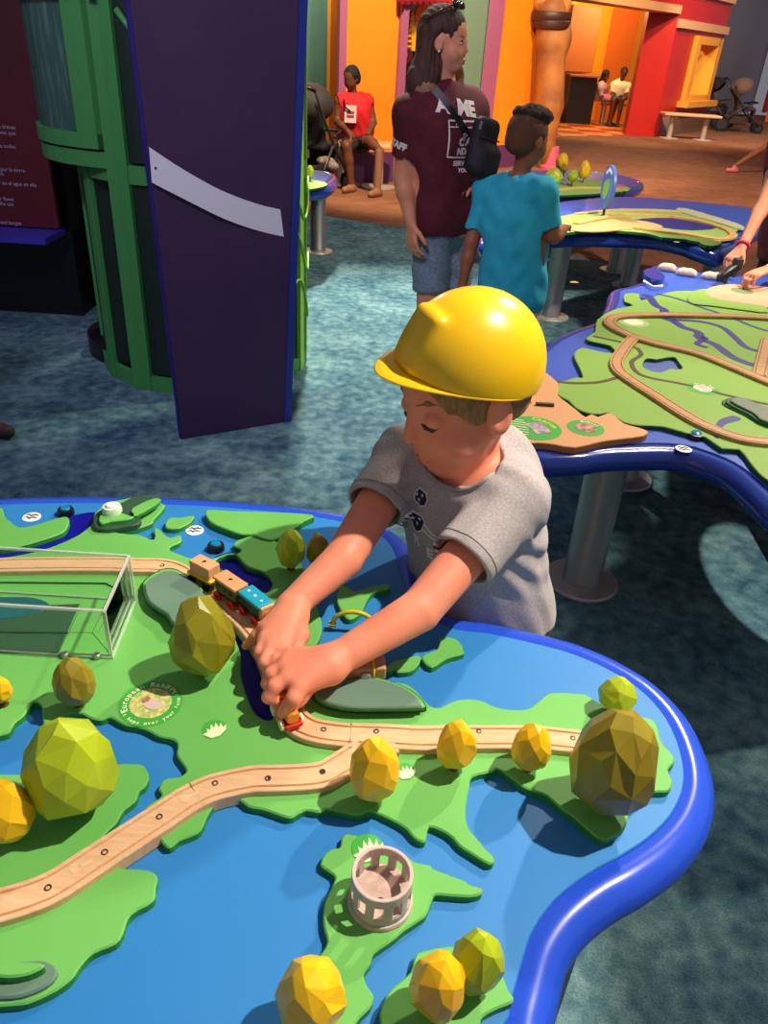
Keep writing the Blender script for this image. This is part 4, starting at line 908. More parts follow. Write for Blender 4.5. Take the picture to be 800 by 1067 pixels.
def ringbadge(px,py,rpx,z,lab1,pic,par,colr=m_gb):
    b,c,r=flatdisc('badge',px,py,rpx,z,colr,par,h=.0008)
    mb=MB(); mb.lathe((c.x,c.y,z+.0008),[(r*.6,0),(r*.6,.0006)],28); mb.build('badge_picture',pic,b)
    arctext(lab1,c,z+.001,r*.8,math.radians(60),r*.3,M['cream'],b,bold=.0004); return b
pc1=mat('cat_picture','#8a5a48',.6,col2='#d0a890',scale=50)
ringbadge(610,446,18.5,LZ+.006,'Bobcat',pc1,T2); ringbadge(732,405,15,LZ+.002,'Grey Fox',mat('fox_picture','#d8a890',.6,col2='#f0dcc8',scale=50),T2); ringbadge(660,336,15,LZ+.002,'Bison',M['cream'],T2,mat('badge_pale','#a8c078',.5))
blob(P(573,432,0),LZ+.006,[(-1,-.3),(-.4,-.7),(.5,-.6),(1,.1),(.6,.1),(.3,.7),(0,.1),(-.4,.6),(-.5,0)],.022,mat('print_yellow','#e8c07c',.5),T2,'print_mark')
blob(P(677,366,0),LZ+.002,[(-1,-.3),(-.4,-.7),(.5,-.6),(1,.1),(.6,.1),(.3,.7),(0,.1),(-.4,.6),(-.5,0)],.02,M['cream'],T2,'print_mark')
button(724,456,.024,ZT1,M['teal_btn'],M['black'],T2); wave_symbol(712,468,8,ZT1,T2,dkb)
0 and plate('dock_block',[[(716,443),(732,446),(735,457),(719,452)]],ZT1,LZ+.004,[M['river2'],M['black']],T2,smooth=0)
# wooden half bridge on tan land
hb=P(540,424,LZ+.006); e=empty('wooden_ramp',(hb.x,hb.y,LZ+.006),'low rounded wooden ramp on the tan land behind the helmet','toy ramp')
mb=MB(); mb.prism([Vector((hb.x-.03+.07*math.cos(a),hb.y+.03,LZ+.006+.03*math.sin(a))) for a in [k*math.pi/14 for k in range(15)]],(0,0,0),(0,.05,0)); mb.build('ramp_block',M['wood'],e,bev=.002)
mb=MB(); mb.box((hb.x+.075,hb.y+.02,LZ+.010),(.05,.012,.008)); mb.build('ramp_foot',M['road'],e,bev=.001)
# raft with blue ring and cloud shapes
rf=P(677,292,ZT1); e=empty('toy_dock',(rf.x,rf.y,ZT1),'round-ended blue bumper block at the far tip of the second table','bumper')
mb=MB(); mb.prism(catmull([P(669,289,ZT1),P(676,286,ZT1),P(688,291,ZT1),P(691,296,ZT1),P(684,299,ZT1),P(672,295,ZT1)],5),(0,0,0),(0,0,.03)); mb.build('bumper_body',M['rim2'],e,bev=.006)
mb=MB(); mb.tube([P(671,293,ZT1+.015),P(680,299,ZT1+.015),P(690,298,ZT1+.015)],.006,8); mb.build('bumper_strip',M['white'],e,True)
m_cloud=mat('cloud_cream','#e8d0b4',.6)
for k,(px,py,w,lab) in enumerate(((694,282,18,'leftmost and nearest cream cloud block on the far edge of the second table'),(714,287,22,'middle cream cloud block on the far edge of the second table'),(742,291,28,'rightmost cream cloud block beside the tan land of the second table'))):
    c=P(px,py,ZT1); e=empty('toy_cloud',(c.x,c.y,ZT1),lab,'toy cloud','cream cloud blocks on the second table'); s=SDF(); ww=w/330
    for q in range(5): s.ell((c.x+ww*(q-2)*.42*.5,c.y-.004*q,ZT1+.012+.006*(q%2)),(.018,.02,.018),k=.012)
    s.half((0,0,ZT1+.0005),(0,0,-1)); s.build('cloud_body',m_cloud,e,vox=.004)
# ================================================================== third table
q3=P(640,262,.55); la=P(573,330); lb=P(655,300); lc=P(735,300); ld=P(640,282)
T3,_=table('play_table',[(500,262),(540,257),(590,251),(640,251),(680,253),(705,258),(730,267),(752,272),(768,265),(782,252),(800,240),(800,228),(775,222),(740,218),(700,214),(660,211),(630,211),(590,215),(545,222),(505,235)],
  ZT1,M['top2'],M['rim2'],'third play table carrying the upright blue disc sign, beyond the boy in teal',[(la.x,la.y),(lb.x,lb.y+.05),(lc.x,lc.y)],r=.045)
GL=[mat('land_lime','#9cc05c',.55),M['green2_edge']]
plate('land',[[(540,245),(560,232),(600,222),(650,217),(700,220),(740,226),(770,233),(768,240),(755,250),(735,253),(715,249),(690,247),(675,243),(640,240),(600,241),(560,246)]],ZT1,LZ+.004,GL,T3,smooth=2)
plate('land',[[(728,246),(745,246),(752,253),(742,256),(730,253)]],ZT1,LZ+.006,GL,T3,smooth=2)
plate('desert_land',[[(590,238),(620,231),(650,228),(680,232),(690,237),(660,238),(620,241)]],LZ+.004,LZ+.010,[mat('sand3','#dcb070',.6)]*2,T3)
plate('river',[[(660,229),(700,227),(735,233),(745,238),(720,240),(690,237)]],LZ+.004,LZ+.005,S2,T3)
plate('land',[[(705,219),(715,217),(760,230),(775,236),(770,238),(740,229)]],LZ+.004,LZ+.012,[mat('land_pale','#c8c8a0',.6)]*2,T3)
tk3=empty('toy_train_track',P(680,235,LZ),'tan toy train track looping over the third table','toy train track')
strip('track_piece',[(600,232),(640,224),(680,223),(710,226),(735,231),(757,238),(764,245),(748,248),(715,243),(690,240),(660,236)],LZ+.004,LZ+.016,.022,mat('track3','#e0b068',.5),tk3,6)
strip('track_piece',[(600,222),(650,218),(700,219),(745,226)],LZ+.004,LZ+.013,.016,mat('track4','#d8b878',.5),tk3,6)
dc=Q(634,195,P(632,226,LZ).y); ds=empty('disc_sign',(dc.x,dc.y,LZ),'upright blue disc sign with a green centre standing on the third table','sign')
r_=.122; ax=Vector((1,.05,0)).normalized()
mb=MB(); mb.lathe(dc,[(r_*.96,-.011),(r_,-.007),(r_,.007),(r_*.96,.011)],44,ax=ax); mb.build('disc',mat('disc_blue','#4a68b8',.4,col2='#6080c8',scale=9),ds,auto=True)
yv=Vector((0,0,1)); xv=ax.cross(yv) 
for sg in (1,-1):
    mb=MB(); mb.prism([dc+ax*sg*.011+xv*(x*r_)+yv*(z*r_) for x,z in ((-.5,-.45),(-.1,-.6),(.3,-.35),(.5,.05),(.25,.4),(-.2,.3),(-.55,.1))],(0,0,0),ax*sg*.003); mb.build('green_emblem',mat('emblem_green','#8ab84a',.5),ds)
    mb=MB(); mb.prism([dc+ax*sg*.011+xv*(x*r_)+yv*(z*r_) for x,z in ((-.5,.62),(0,.88),(.5,.7),(.45,.6),(0,.74),(-.4,.52))],(0,0,0),ax*sg*.003); mb.build('white_emblem',M['white'],ds)
mb=MB(); mb.lathe((dc.x,dc.y,LZ),[(.02,0),(.016,.01),(.008,.014),(.008,dc.z-LZ-r_+.012)],14); mb.build('stand',M['dkgrey'],ds,auto=True)
# ================================================================== fourth table
T4,_=table('play_table',[(500,204),(540,208),(590,208),(630,206),(655,203),(669,198),(668,194),(650,188),(620,184),(590,182),(550,183),(510,187)],
  ZT1,M['top2'],M['rim2'],'farthest right play table with small round trees, below the sculpted column',[(ld.x,ld.y),(1.1,6.6)],r=.045)
plate('land',[[(545,200),(580,192),(600,189),(630,191),(655,195),(650,199),(610,202),(570,203)]],ZT1,LZ+.004,GL,T4)
plate('land',[[(590,190),(610,187),(630,190),(620,193),(600,193)]],LZ+.004,LZ+.014,[mat('land_lime2','#78b048',.5)]*2,T4)
plate('land_patch',[[(620,188),(640,191),(652,194),(640,195),(622,191)]],LZ+.004,LZ+.008,[mat('patch_pink','#d8787c',.5)]*2,T4)
strip('track_piece',[(560,200),(600,195),(640,196),(653,198)],LZ+.004,LZ+.012,.02,mat('track5','#e0c070',.5),T4,5)
for a in ((586,168,13,16,'yellow','yellow lollipop tree on the farthest right table, tallest of the clump',31),(597,183,11,12,'lime','small olive-yellow tree at the front of the clump on the farthest right table',32),(609,177,12,19,'yellow','egg-shaped yellow tree at the right of the clump on the farthest table',33),(577,184,18,16,'lime','green bushy tree left in the clump next to the boy in teal',34),(588,175,8,8,'dolive','tiny dark tree at the middle of the clump on the farthest right table',35)):
    toy_tree(*a[:6],a[6],z=LZ+.004,group='small trees on the farthest right table',stem=.03)
# ================================================================== far left table
lL=P(331,262)
T5,_=table('play_table',[(285,203),(310,203),(333,202),(345,199),(352,192),(348,186),(330,183),(300,182),(280,186),(272,195)],
  ZT1,M['top2'],M['rim2'],'small blue table in the distance just right of the purple partition',[(lL.x,lL.y)],r=.045)
plate('land',[[(290,190),(315,187),(336,189),(340,193),(320,197),(295,197)]],ZT1,LZ+.002,GL,T5)
toy_tree(323,178,8,11,'lime','round lime tree on the distant left table',41,group='two tiny trees on the distant left table',stem=.03); toy_tree(314,180,9,11,'yellow','yellow tree on the distant left table beside the green cage',42,group='two tiny trees on the distant left table',stem=.03)
# ================================================================== people
def frame(fwd,pitch=0,roll=0):
    f=Vector((fwd[0],fwd[1],0)).normalized(); up=Vector((0,0,1)); r=f.cross(up)   # r = the person's right
    Rp=Matrix.Rotation(math.radians(pitch),3,r); f=Rp@f; up=Rp@up
    Rr=Matrix.Rotation(math.radians(roll),3,f); return f,Rr@r,Rr@up          # pitch>0 looks up
def skin(name,c,c2): return mat(name,c,.5,col2=c2,scale=14,sss=.12,spec=.3)
m_skin=skin('skin_fair','#f59c7c','#f09070'); m_skinw=skin('skin_woman','#e09a78','#d88f6c'); m_skinb=skin('skin_brown','#9a6040','#8c5436'); m_skind=skin('skin_dark','#6a3f2a','#5e3623')
m_lip=mat('lips','#cc6a5c',.45); m_brow=mat('brow_brown','#a8744c',.8); m_lash=mat('lash_brown','#5a3c2c',.7); m_eyew=mat('eye_white','#e8e0d8',.3); m_iris=mat('iris','#3a2a1c',.2)
def head_sdf(s,c,fr,k,closed=False,ears=True,sk=1.0):
    f,r,u=fr; B=Matrix((r,f,u)).transposed()
    def L(x,y,z): return c+(r*x+f*y+u*z)*k
    s.ell(L(0,-.008+.080*(1-sk),.028),(.073*k*sk,.092*k*sk,.085*k*sk),B,k=.01); ex=.073 if sk==1 else .067
    s.ell(L(0,.030,-.030),(.058*k,.056*k,.066*k),B,k=.02)
    s.ell(L(0,.048,-.078),(.026*k,.026*k,.018*k),B,k=.022)
    for sx in (-1,1):
        s.ell(L(.034*sx,.050,-.034),(.026*k,.024*k,.026*k),B,k=.018)
        s.ell(L(.034*sx,.085,.006),(.014*k,.010*k,.011*k),B,k=.010,op='s')
        s.ell(L(.031*sx,.066,.004),(.015*k,.013*k,.012*k),B,k=.004)
        if ears:
            s.ell(L(ex*sx,-.004,-.008),(.008*k,.019*k,.028*k),Matrix.Rotation(.15,3,r)@B,k=.006)
            s.ell(L((ex+.010)*sx,.000,-.006),(.006*k,.011*k,.018*k),B,k=.005,op='s')
        s.ell(L(.009*sx,.083,-.028),(.006*k,.007*k,.005*k),B,k=.005)
    s.cap(L(0,.079,.010),L(0,.0925,-.022),.0065*k,.0085*k,k=.010)
    s.ell(L(0,.0795,-.054),(.020*k,.008*k,.007*k),B,k=.008)
    s.ell(L(0,.077,-.064),(.017*k,.008*k,.007*k),B,k=.008)
    s.cap(L(-.020,.080,-.0585),L(.020,.080,-.0585),.0016*k,k=.003,op='s')
    return L,B
def face_parts(L,B,k,parent,closed=False,brow=m_brow,iris=m_iris,vox=.0015,body=None):
    L0=L
    if body is not None:
        bvf=BVHTree.FromPolygons([v.co.copy() for v in body.data.vertices],[tuple(p_.vertices) for p_ in body.data.polygons])
        cen=L0(0,0,0); f_=(L0(0,1,0)-cen).normalized()
        def S(x,y,z,o=.0006):
            h=bvf.ray_cast(L0(x,.2,z),-f_,.3*k)
            return (h[0]+f_*o) if h[0] is not None else L0(x,y,z)
    else: S=lambda x,y,z,o=0: L0(x,y,z)
    for sx in (-1,1):
        s=SDF(); s.cap(S(.016*sx,.081,.024),S(.032*sx,.083,.029),.0011*k,.0015*k); s.cap(S(.032*sx,.083,.029),S(.046*sx,.071,.024),.0015*k,.0009*k); s.build('eyebrow',brow,parent,vox=vox)
        if closed:
            s=SDF(); s.cap(S(.018*sx,.0775,-.001),S(.025*sx,.0775,-.005),.0007*k,.0011*k); s.cap(S(.025*sx,.0775,-.005),S(.034*sx,.0805,-.0065),.0011*k,.0012*k); s.cap(S(.034*sx,.0805,-.0065),S(.043*sx,.072,-.003),.0012*k,.0008*k); s.build('eyelashes',m_lash,parent,vox=vox)
        else:
            mb=MB(); 
            s=SDF(); s.ell(S(.031*sx,.0725,.003)-(L(0,1,0)-L(0,0,0))*.0060,(.0095*k,.0080*k,.0045*k),B); e=s.build('eye',m_eyew,parent,vox=vox)
            s=SDF(); s.ell(S(.031*sx,.0795,.003)+(L(0,1,0)-L(0,0,0))*.0012,(.0045*k,.0025*k,.0045*k),B); s.build('iris',iris,e,vox=vox)
            s=SDF(); s.cap(S(.020*sx,.079,.007),S(.032*sx,.0815,.0105),.0011*k); s.cap(S(.032*sx,.0815,.0105),S(.043*sx,.074,.006),.0011*k); s.build('eyelashes',m_lash,parent,vox=vox)
    s=SDF(); s.cap(L(-.016,.0815,-.0565),L(0,.0858,-.0550),.0016*k,.0026*k); s.cap(L(0,.0858,-.0550),L(.016,.0815,-.0565),.0026*k,.0016*k); s.build('upper_lip',m_lip,parent,vox=vox)
    s=SDF(); s.cap(L(-.013,.0800,-.0620),L(0,.0838,-.0635),.0018*k,.0032*k); s.cap(L(0,.0838,-.0635),L(.013,.0800,-.0620),.0032*k,.0018*k); s.build('lower_lip',m_lip,parent,vox=vox)
def hand_sdf(s,w,d,n,side,k=1,curl=(.35,.45,.4),thumb=.6):
    """w wrist, d pointing direction, n back of hand normal, side: +1 thumb along n x d"""
    d=Vector(d).normalized(); n=Vector(n); n=(n-d*n.dot(d)).normalized(); l=n.cross(d)*side
    for o,ln in ((-.028,.078),(-.010,.084),(.010,.086),(.028,.082)): s.cap(w+d*.012*k+l*o*.6*k,w+d*ln*k+l*o*k,.013*k,.0105*k,k=.010*k)
    for o,b,seg in ((-.030,.080,(.026,.018,.015)),(-.010,.088,(.034,.022,.018)),(.011,.090,(.036,.024,.019)),(.031,.085,(.032,.020,.017))):
        p=w+d*b*k+l*o*k; a=0; r=.0092*k
        for q,sl in enumerate(seg):
            a+=curl[q]; dd=d*math.cos(a)-n*math.sin(a); p2=p+dd*sl*k; s.cap(p,p2,r,r*.92,k=.003); p=p2; r*=.92
    p=w+d*.022*k+l*.024*k; 
    for q,(sl,aa,dn) in enumerate(((.034,.75,.25),(.028,.45,.35),(.022,.25,.4))):
        dd=(d*math.cos(aa*thumb/.6)+l*math.sin(aa*thumb/.6)-n*dn).normalized(); p2=p+dd*sl*k; s.cap(p,p2,(.013,.0105,.0095)[q]*k,(.0105,.0095,.008)[q]*k,k=.006); p=p2
def foot_sdf(s,an,d,k=1):
    d=Vector((d[0],d[1],0)).normalized(); g=Vector((an.x,an.y,.035*k))
    s.cap(an,g-d*.02*k,.034*k,.034*k,k=.02); s.cap(g,g+d*.13*k,.034*k,.026*k,k=.02); s.half((0,0,.006),(0,0,-1))
def build_person(name,label,J,k,sk,shirt_m,pants_m,shoe_m,hairfn=None,vox=.008,sleeve=.55,pants_len=.9,closed=False,group=None,handk=None,facedetail=True,shirt_hem=None,hands=True,width=1.0,curl=(.35,.45,.4),neckline=.055,brow=m_brow):
    """J: world joints. k: size relative to an adult of 1.65 m"""
    e=empty(name,(J['pelvis'].x,J['pelvis'].y,0),label,'person',group)
    hk=J.get('headk',k); fr=J['frame']; s=SDF(); body=s
    nk,ch,pv=J['neck'],J['chest'],J['pelvis']; ax=J['side']  # side = vector to the person's right
    def torso(S,inf=0):
        S.ell(ch,((.155*width)*k+inf,.105*k+inf,.17*k+inf),Matrix((ax,ax.cross(Vector((0,0,1))),Vector((0,0,1)))).transposed(),k=.05)
        S.cap(ch-ax*.05*k,pv-ax*.06*k,.10*k*width+inf,.11*k*width+inf,k=.06); S.cap(ch+ax*.05*k,pv+ax*.06*k,.10*k*width+inf,.11*k*width+inf,k=.06)
        for q in ('shR','shL'): S.cap(nk-Vector((0,0,.04*k)),J[q],.055*k+inf,.058*k+inf,k=.05)
    torso(s); s.cap(nk-Vector((0,0,.05*k)),J['head']-fr[2]*.05*hk,.050*k,.047*k,k=.03)
    L,B=head_sdf(s,J['head'],fr,hk,closed)
    for q in 'RL':
        sh,el,wr=J['sh'+q],J['el'+q],J['wr'+q]
        s.cap(sh,el,.050*k,.038*k,k=.03); s.cap(el,el+(wr-el)*.35,.038*k,.037*k,k=.02); s.cap(el+(wr-el)*.35,wr,.037*k,.025*k,k=.02)
        if hands: hand_sdf(s,wr,J.get('hd'+q,wr-el),J.get('hn'+q,Vector((0,0,1))),J.get('hs'+q,1 if q=='R' else -1),handk or k,curl)
        hp,kn,an=J['hip'+q],J['kn'+q],J['an'+q]
        s.cap(hp,kn,.082*k*width,.055*k,k=.04); s.cap(kn,kn+(an-kn)*.35,.055*k,.056*k,k=.02); s.cap(kn+(an-kn)*.35,an,.056*k,.036*k,k=.02)
        foot_sdf(s,an,J.get('ft'+q,fr[0]),k)
    bo=s.build('body',sk,e,vox=vox)
    # shirt
    t=SDF(); torso(t,.02*k)
    for q in 'RL':
        sh,el=J['sh'+q],J['el'+q]; en=sh+(el-sh)*sleeve; dd=(el-sh).normalized()
        if sleeve>0: t.cap(sh,en,.062*k,.058*k,k=.03)
        
    hem=shirt_hem if shirt_hem is not None else pv.z-.06*k
    t.half((0,0,hem),(0,0,-1))
    for q in 'RL':
        sh,el=J['sh'+q],J['el'+q]; en=sh+(el-sh)*sleeve; dd=(el-sh).normalized()
        if sleeve>0: t.cap(en+dd*.062*k*1.5,en+dd*.3*k,.062*k*1.5,k=.003,op='s')
        else: t.ell(sh+(sh-nk).normalized()*.03*k,(.06*k,.06*k,.08*k),k=.01,op='s')
    t.ell(nk+Vector((0,0,.035*k)),(neckline*k*1.1,neckline*k*1.1,.055*k),k=.01,op='s')
    fdir=J.get('fold',1.0)
    def folds(X): 
        return -(.004*k*np.sin(X[:,2]*38/k+3*np.sin(X[:,0]*14/k)+X[:,1]*16)*np.sin(X[:,0]*20/k+X[:,2]*6)+.002*k*np.sin(X[:,0]*70/k+X[:,2]*40))*fdir
    t.disp(folds)
    so=t.build('shirt',shirt_m,e,vox=vox*.9,sm=2)
    p=SDF()
    p.cap(pv-ax*.05*k+Vector((0,0,.06*k)),pv+ax*.05*k+Vector((0,0,.06*k)),.108*k*width,k=.04); p.cap(pv-ax*.05*k,pv+ax*.05*k,.112*k*width,k=.04)
    for q in 'RL':
        hp,kn,an=J['hip'+q],J['kn'+q],J['an'+q]
        if pants_len<=1: 
            p.cap(hp,hp+(kn-hp)*pants_len,.092*k*width,.080*k*width,k=.03)
        else: p.cap(hp,kn,.094*k*width,.070*k,k=.03); p.cap(kn,kn+(an-kn)*(pants_len-1),.070*k,.058*k,k=.02)
    for q in 'RL':
        hp,kn,an=J['hip'+q],J['kn'+q],J['an'+q]
        if pants_len<=1: en=hp+(kn-hp)*pants_len; dd=(kn-hp).normalized()
        else: en=kn+(an-kn)*(pants_len-1); dd=(an-kn).normalized()
        rr=.082*k*width if pants_len<=1 else .06*k
        p.cap(en+dd*rr*1.5,en+dd*.25*k,rr*1.5,k=.003,op='s')
    p.disp(lambda X: .002*k*np.sin(X[:,2]*60/k+X[:,0]*30))
    po=p.build('trousers' if pants_len>1 else 'shorts',pants_m,e,vox=vox)
    for q in 'RL':
        an=J['an'+q]; d=J.get('ft'+q,fr[0]); d=Vector((d[0],d[1],0)).normalized(); g=Vector((an.x,an.y,.04*k)); z=SDF()
        z.cap(g-d*.035*k,g+d*.13*k,.044*k,.036*k,k=.02); z.cap(g,an-Vector((0,0,.0)),.042*k,.042*k,k=.02); z.half((0,0,.003),(0,0,-1)); z.half((0,0,an.z+.01*k),(0,0,1))
        z.build('shoe',shoe_m,e,vox=max(.005,vox*.8))
    if facedetail: face_parts(L,B,hk,e,closed,brow,body=bo)
    if hairfn: hairfn(e,L,B,hk)
    return e,bo,so,po,L,B
V=Vector
# ------------------------------------------------------------------ the boy with the helmet
bf=frame((-.87,-.49),-16,4)
tf=Vector((-.66,-.75,0)).normalized(); tr_=tf.cross(Vector((0,0,1)))   # torso facing, right-hand side
BY=empty('person',(.22,1.2,0),'boy in a yellow helmet and heather grey T-shirt reaching both hands to the toy train','person')
hc=V((.122,1.165,.972)); HK=1.25
shL=V((.213,1.105,.815)); shR=V((.035,1.245,.812)); nk=V((.132,1.185,.868)); chs=V((.155,1.185,.755)); pel=V((.208,1.200,.53))
elL=P(437,636,.715); wrL=P(343,692,.676); elR=P(357,583,.715); wrR=P(304,631,.680)
s=SDF()
TB=Matrix((tr_,tf,V((0,0,1)))).transposed()
s.ell(chs,(.105,.075,.12),TB,k=.04); s.cap(chs-tr_*.03,pel-tr_*.03,.075,.08,k=.05); s.cap(chs+tr_*.03,pel+tr_*.03,.075,.08,k=.05)
for q in (shL,shR): s.cap(nk-V((0,0,.045)),q,.036,.042,k=.04)
s.cap(nk-V((0,0,.05)),hc-bf[2]*.05-bf[0]*.015,.044,.044,k=.025)
Lb,Bb=head_sdf(s,hc,bf,HK,True,sk=.85)
for sh,el,wr in ((shL,elL,wrL),(shR,elR,wrR)):
    s.cap(sh,el,.041,.0325,k=.03); s.cap(el,wr,.0330,.0240,k=.003)
def ch(pts,rs,k=.004):
    w=[P(x,y,z) for x,y,z in pts]
    for a,b,r0,r1 in zip(w,w[1:],rs,rs[1:]): s.cap(a,b,r0,r1,k=k)
# right hand (farther): knuckles in a row, little finger stretched out, thumb towards the body
for a,b in (((301,634,.680),(276,654,.672)),((303,636,.680),(277,665,.674)),((306,638,.680),(283,674,.674)),((309,640,.678),(293,678,.672))): ch((a,b),(.019,.0125),k=.012)
ch([(276,654,.672),(267,662,.660),(256,673,.640)],(.0095,.0088,.0068)); ch([(276,666,.674),(271,680,.668),(275,692,.652)],(.0105,.0096,.0078)); ch([(282,675,.674),(276,690,.670),(281,703,.652)],(.0108,.0098,.008)); ch([(292,679,.672),(286,695,.668),(288,708,.650)],(.0105,.0096,.0078))
ch([(311,645,.672),(314,662,.664),(308,678,.656),(302,690,.648)],(.0145,.0115,.010,.008),k=.008)
# left hand (nearer): a closed grip with the index finger and thumb pinching downwards
for a,b in (((345,688,.678),(303,684,.678)),((345,691,.680),(298,694,.680)),((343,694,.680),(300,706,.680)),((341,697,.678),(312,716,.676))): ch((a,b),(.022,.0135),k=.014)
ch([(302,684,.678),(288,688,.674),(284,698,.660),(292,702,.650)],(.0110,.0098,.009,.008)); ch([(298,694,.680),(283,702,.674),(279,712,.660),(288,715,.650)],(.0118,.0108,.0098,.0082)); ch([(299,706,.680),(286,715,.675),(280,726,.661),(290,731,.650)],(.0122,.011,.010,.0082))
ch([(312,716,.676),(306,728,.670),(294,743,.648)],(.0125,.0112,.0082)); ch([(326,706,.670),(312,726,.655),(302,738,.645)],(.015,.0115,.0088),k=.008)
hpL=pel-tr_*.05; hpR=pel+tr_*.05
for hp in (hpL,hpR):
    kn=V((hp.x,hp.y+.0,.28)); an=V((hp.x,hp.y+.01,.06)); s.cap(hp,kn,.062,.045,k=.03); s.cap(kn,an,.045,.032,k=.02); foot_sdf(s,an,tf,.7)
body=s.build('body',m_skin,BY,vox=.0028,sm=3)
face_parts(Lb,Bb,HK,BY,True,m_brow,vox=.0012,body=body)
# nails
for a,b in (((256,673,.640),(262,666,.652)),((294,743,.648),(300,736,.660))):
    p=P(*a); q=P(*b); z=SDF(); z.ell(p+(q-p)*.05+V((0,0,.0062)),(.0042,.0042,.0016)); z.build('fingernail',mat('nail','#f6c0a8',.3),BY,vox=.0009)
# hair under the helmet
s=SDF(); f,r,u=bf
s.ell(Lb(0,.003,.030),(.065*HK,.081*HK,.074*HK),Bb)
for sx in (-1,1):
    s.ell(Lb(.059*sx,.020,.010),(.0075*HK,.020*HK,.024*HK),Bb,k=.012); s.ell(Lb(.048*sx,-.032,.0),(.018*HK,.034*HK,.034*HK),Bb,k=.015)
s.ell(Lb(0,-.050,.002),(.045*HK,.020*HK,.030*HK),Bb,k=.02)
s.ell(Lb(0,.098,.004),(.062*HK,.058*HK,.055*HK),Bb,k=.008,op='s')
s.build('hair',mat('hair_sandy','#86653f',.85,col2='#a88456',scale=160,stretch=(1,1,.25),bump=.4,bscale=200),BY,vox=.0025)
# T-shirt
heather=mat('shirt_heather','#a09a98',.9,col2='#b6aeac',scale=260,detail=2,bump=.15,bscale=300)
t=SDF(); I=.011
t.ell(chs,(.105+I,.075+I,.12+I),TB,k=.04); t.cap(chs-tr_*.03,pel-tr_*.032-V((0,0,.02)),.088+I,.100+I,k=.05); t.cap(chs+tr_*.03,pel+tr_*.032-V((0,0,.02)),.088+I,.100+I,k=.05)
enL=shL+(elL-shL)*.56; enR=shR+(elR-shR)*.50
for q,en in ((shL,enL),(shR,enR)):
    t.cap(nk-V((0,0,.045)),q,.047,.054,k=.04); t.cap(q,en,.054,.055,k=.025)
t.ell(chs-tf*.06+V((0,0,.04)),(.09,.05,.10),TB,k=.04)
hemz=.545
t.half(pel+V((0,0,hemz-pel.z)),V((0,.12,-1)))
for q,en,el in ((shL,enL,elL),(shR,enR,elR)):
    dd=(el-q).normalized(); t.box(en+dd*.065,(.075,.075,.06),V((0,0,1)).rotation_difference(dd).to_matrix(),rd=.001,k=.002,op='s'); t.cap(en-dd*.02,en+dd*.1,.0470,k=.003,op='s')
nko=nk+tf*.034-tr_*.016+V((0,0,.004)); t.ell(nko,(.070,.066,.050),TB,k=.008,op='s')
def bfold(X):
    a=X-np.array(shL); b=X-np.array(shR)
    w1=np.exp(-((X[:,0]-.25)**2+(X[:,1]-1.12)**2+(X[:,2]-.72)**2)/.006)
    w2=np.exp(-((X[:,0]-.06)**2+(X[:,1]-1.17)**2+(X[:,2]-.76)**2)/.004)
    u1=X[:,0]*.75+X[:,1]*.2+X[:,2]*1.0; u2=X[:,0]*-.5+X[:,2]*1.2+X[:,1]*.3
    low=np.clip((.72-X[:,2])/.15,0,1)
    return -(.0045*w1*np.sin(u1*120+2*np.sin(X[:,1]*30))+.004*w2*np.sin(u2*150)+.003*low*np.sin((X[:,0]*.8-X[:,1]*.6)*75+X[:,2]*22+2*np.sin(X[:,2]*25))+.0012*np.sin(X[:,0]*90+X[:,2]*60+3*np.sin(X[:,1]*40)))
t.disp(bfold)
shirt=t.build('shirt',heather,BY,vox=.003,sm=2)
# collar band
cb=MB(); ring=[nko+tr_*(.0695*math.cos(a))+tf*(.0655*math.sin(a)) for a in [2*math.pi*k/40 for k in range(40)]]
bv=BVHTree.FromPolygons([v.co.copy() for v in shirt.data.vertices],[tuple(p.vertices) for p in shirt.data.polygons])
ring2=[]
for p in ring:
    d=(p-nko); h=bv.find_nearest(p-V((0,0,.012))+d*.02); ring2.append(h[0]+h[1]*.0005)
cb.tube(catmull(ring2,2),.0042,8,closed=True); cb.build('collar',mat('collar_grey','#a29c9a',.9,bump=.2,bscale=400),BY,True)
def hemring(c,dd,r,name):
    o=dd.orthogonal().normalized(); o2=dd.cross(o); rg=[]
    for k in range(36):
        a=2*math.pi*k/36; dr=o*math.cos(a)+o2*math.sin(a); h=bv.ray_cast(c+dr*.15,-dr,.2)
        if h[0] is not None and (h[0]-c).length<.09: rg.append(h[0]+dr*.0004)
    if len(rg)>20: m=MB(); m.tube(rg,.0011,6,closed=True); m.build(name,mat('stitch_grey','#8c8886',.9),shirt)
hemring(enL-(elL-shL).normalized()*.012,(elL-shL).normalized(),.055,'cuff_stitch'); hemring(enR-(elR-shR).normalized()*.012,(elR-shR).normalized(),.055,'cuff_stitch')
# shirt print: two starred lenses, bridge, striped lens and letters, lying on the chest
navy=mat('print_navy','#141c3c',.8); redp=mat('print_red','#a81830',.8); whp=mat('print_white','#e6e2de',.8)
oc=chs+V((0,0,-.012))-tr_*.012; xd=-tr_; xd=V((xd.x,xd.y,0)); yd=V((0,0,1))
def txt(sx,x,y,size,rot=0):
    vs,fs=text_mesh(sx,size,bold=.0008); return [(v.x*math.cos(rot)-v.y*math.sin(rot)+x,v.x*math.sin(rot)+v.y*math.cos(rot)+y) for v in vs],fs
def star(cx,cy,r): return poly2([(cx+r*(1 if k%2==0 else .42)*math.cos(math.pi/2+k*math.pi/5),cy+r*(1 if k%2==0 else .42)*math.sin(math.pi/2+k*math.pi/5)) for k in range(10)])
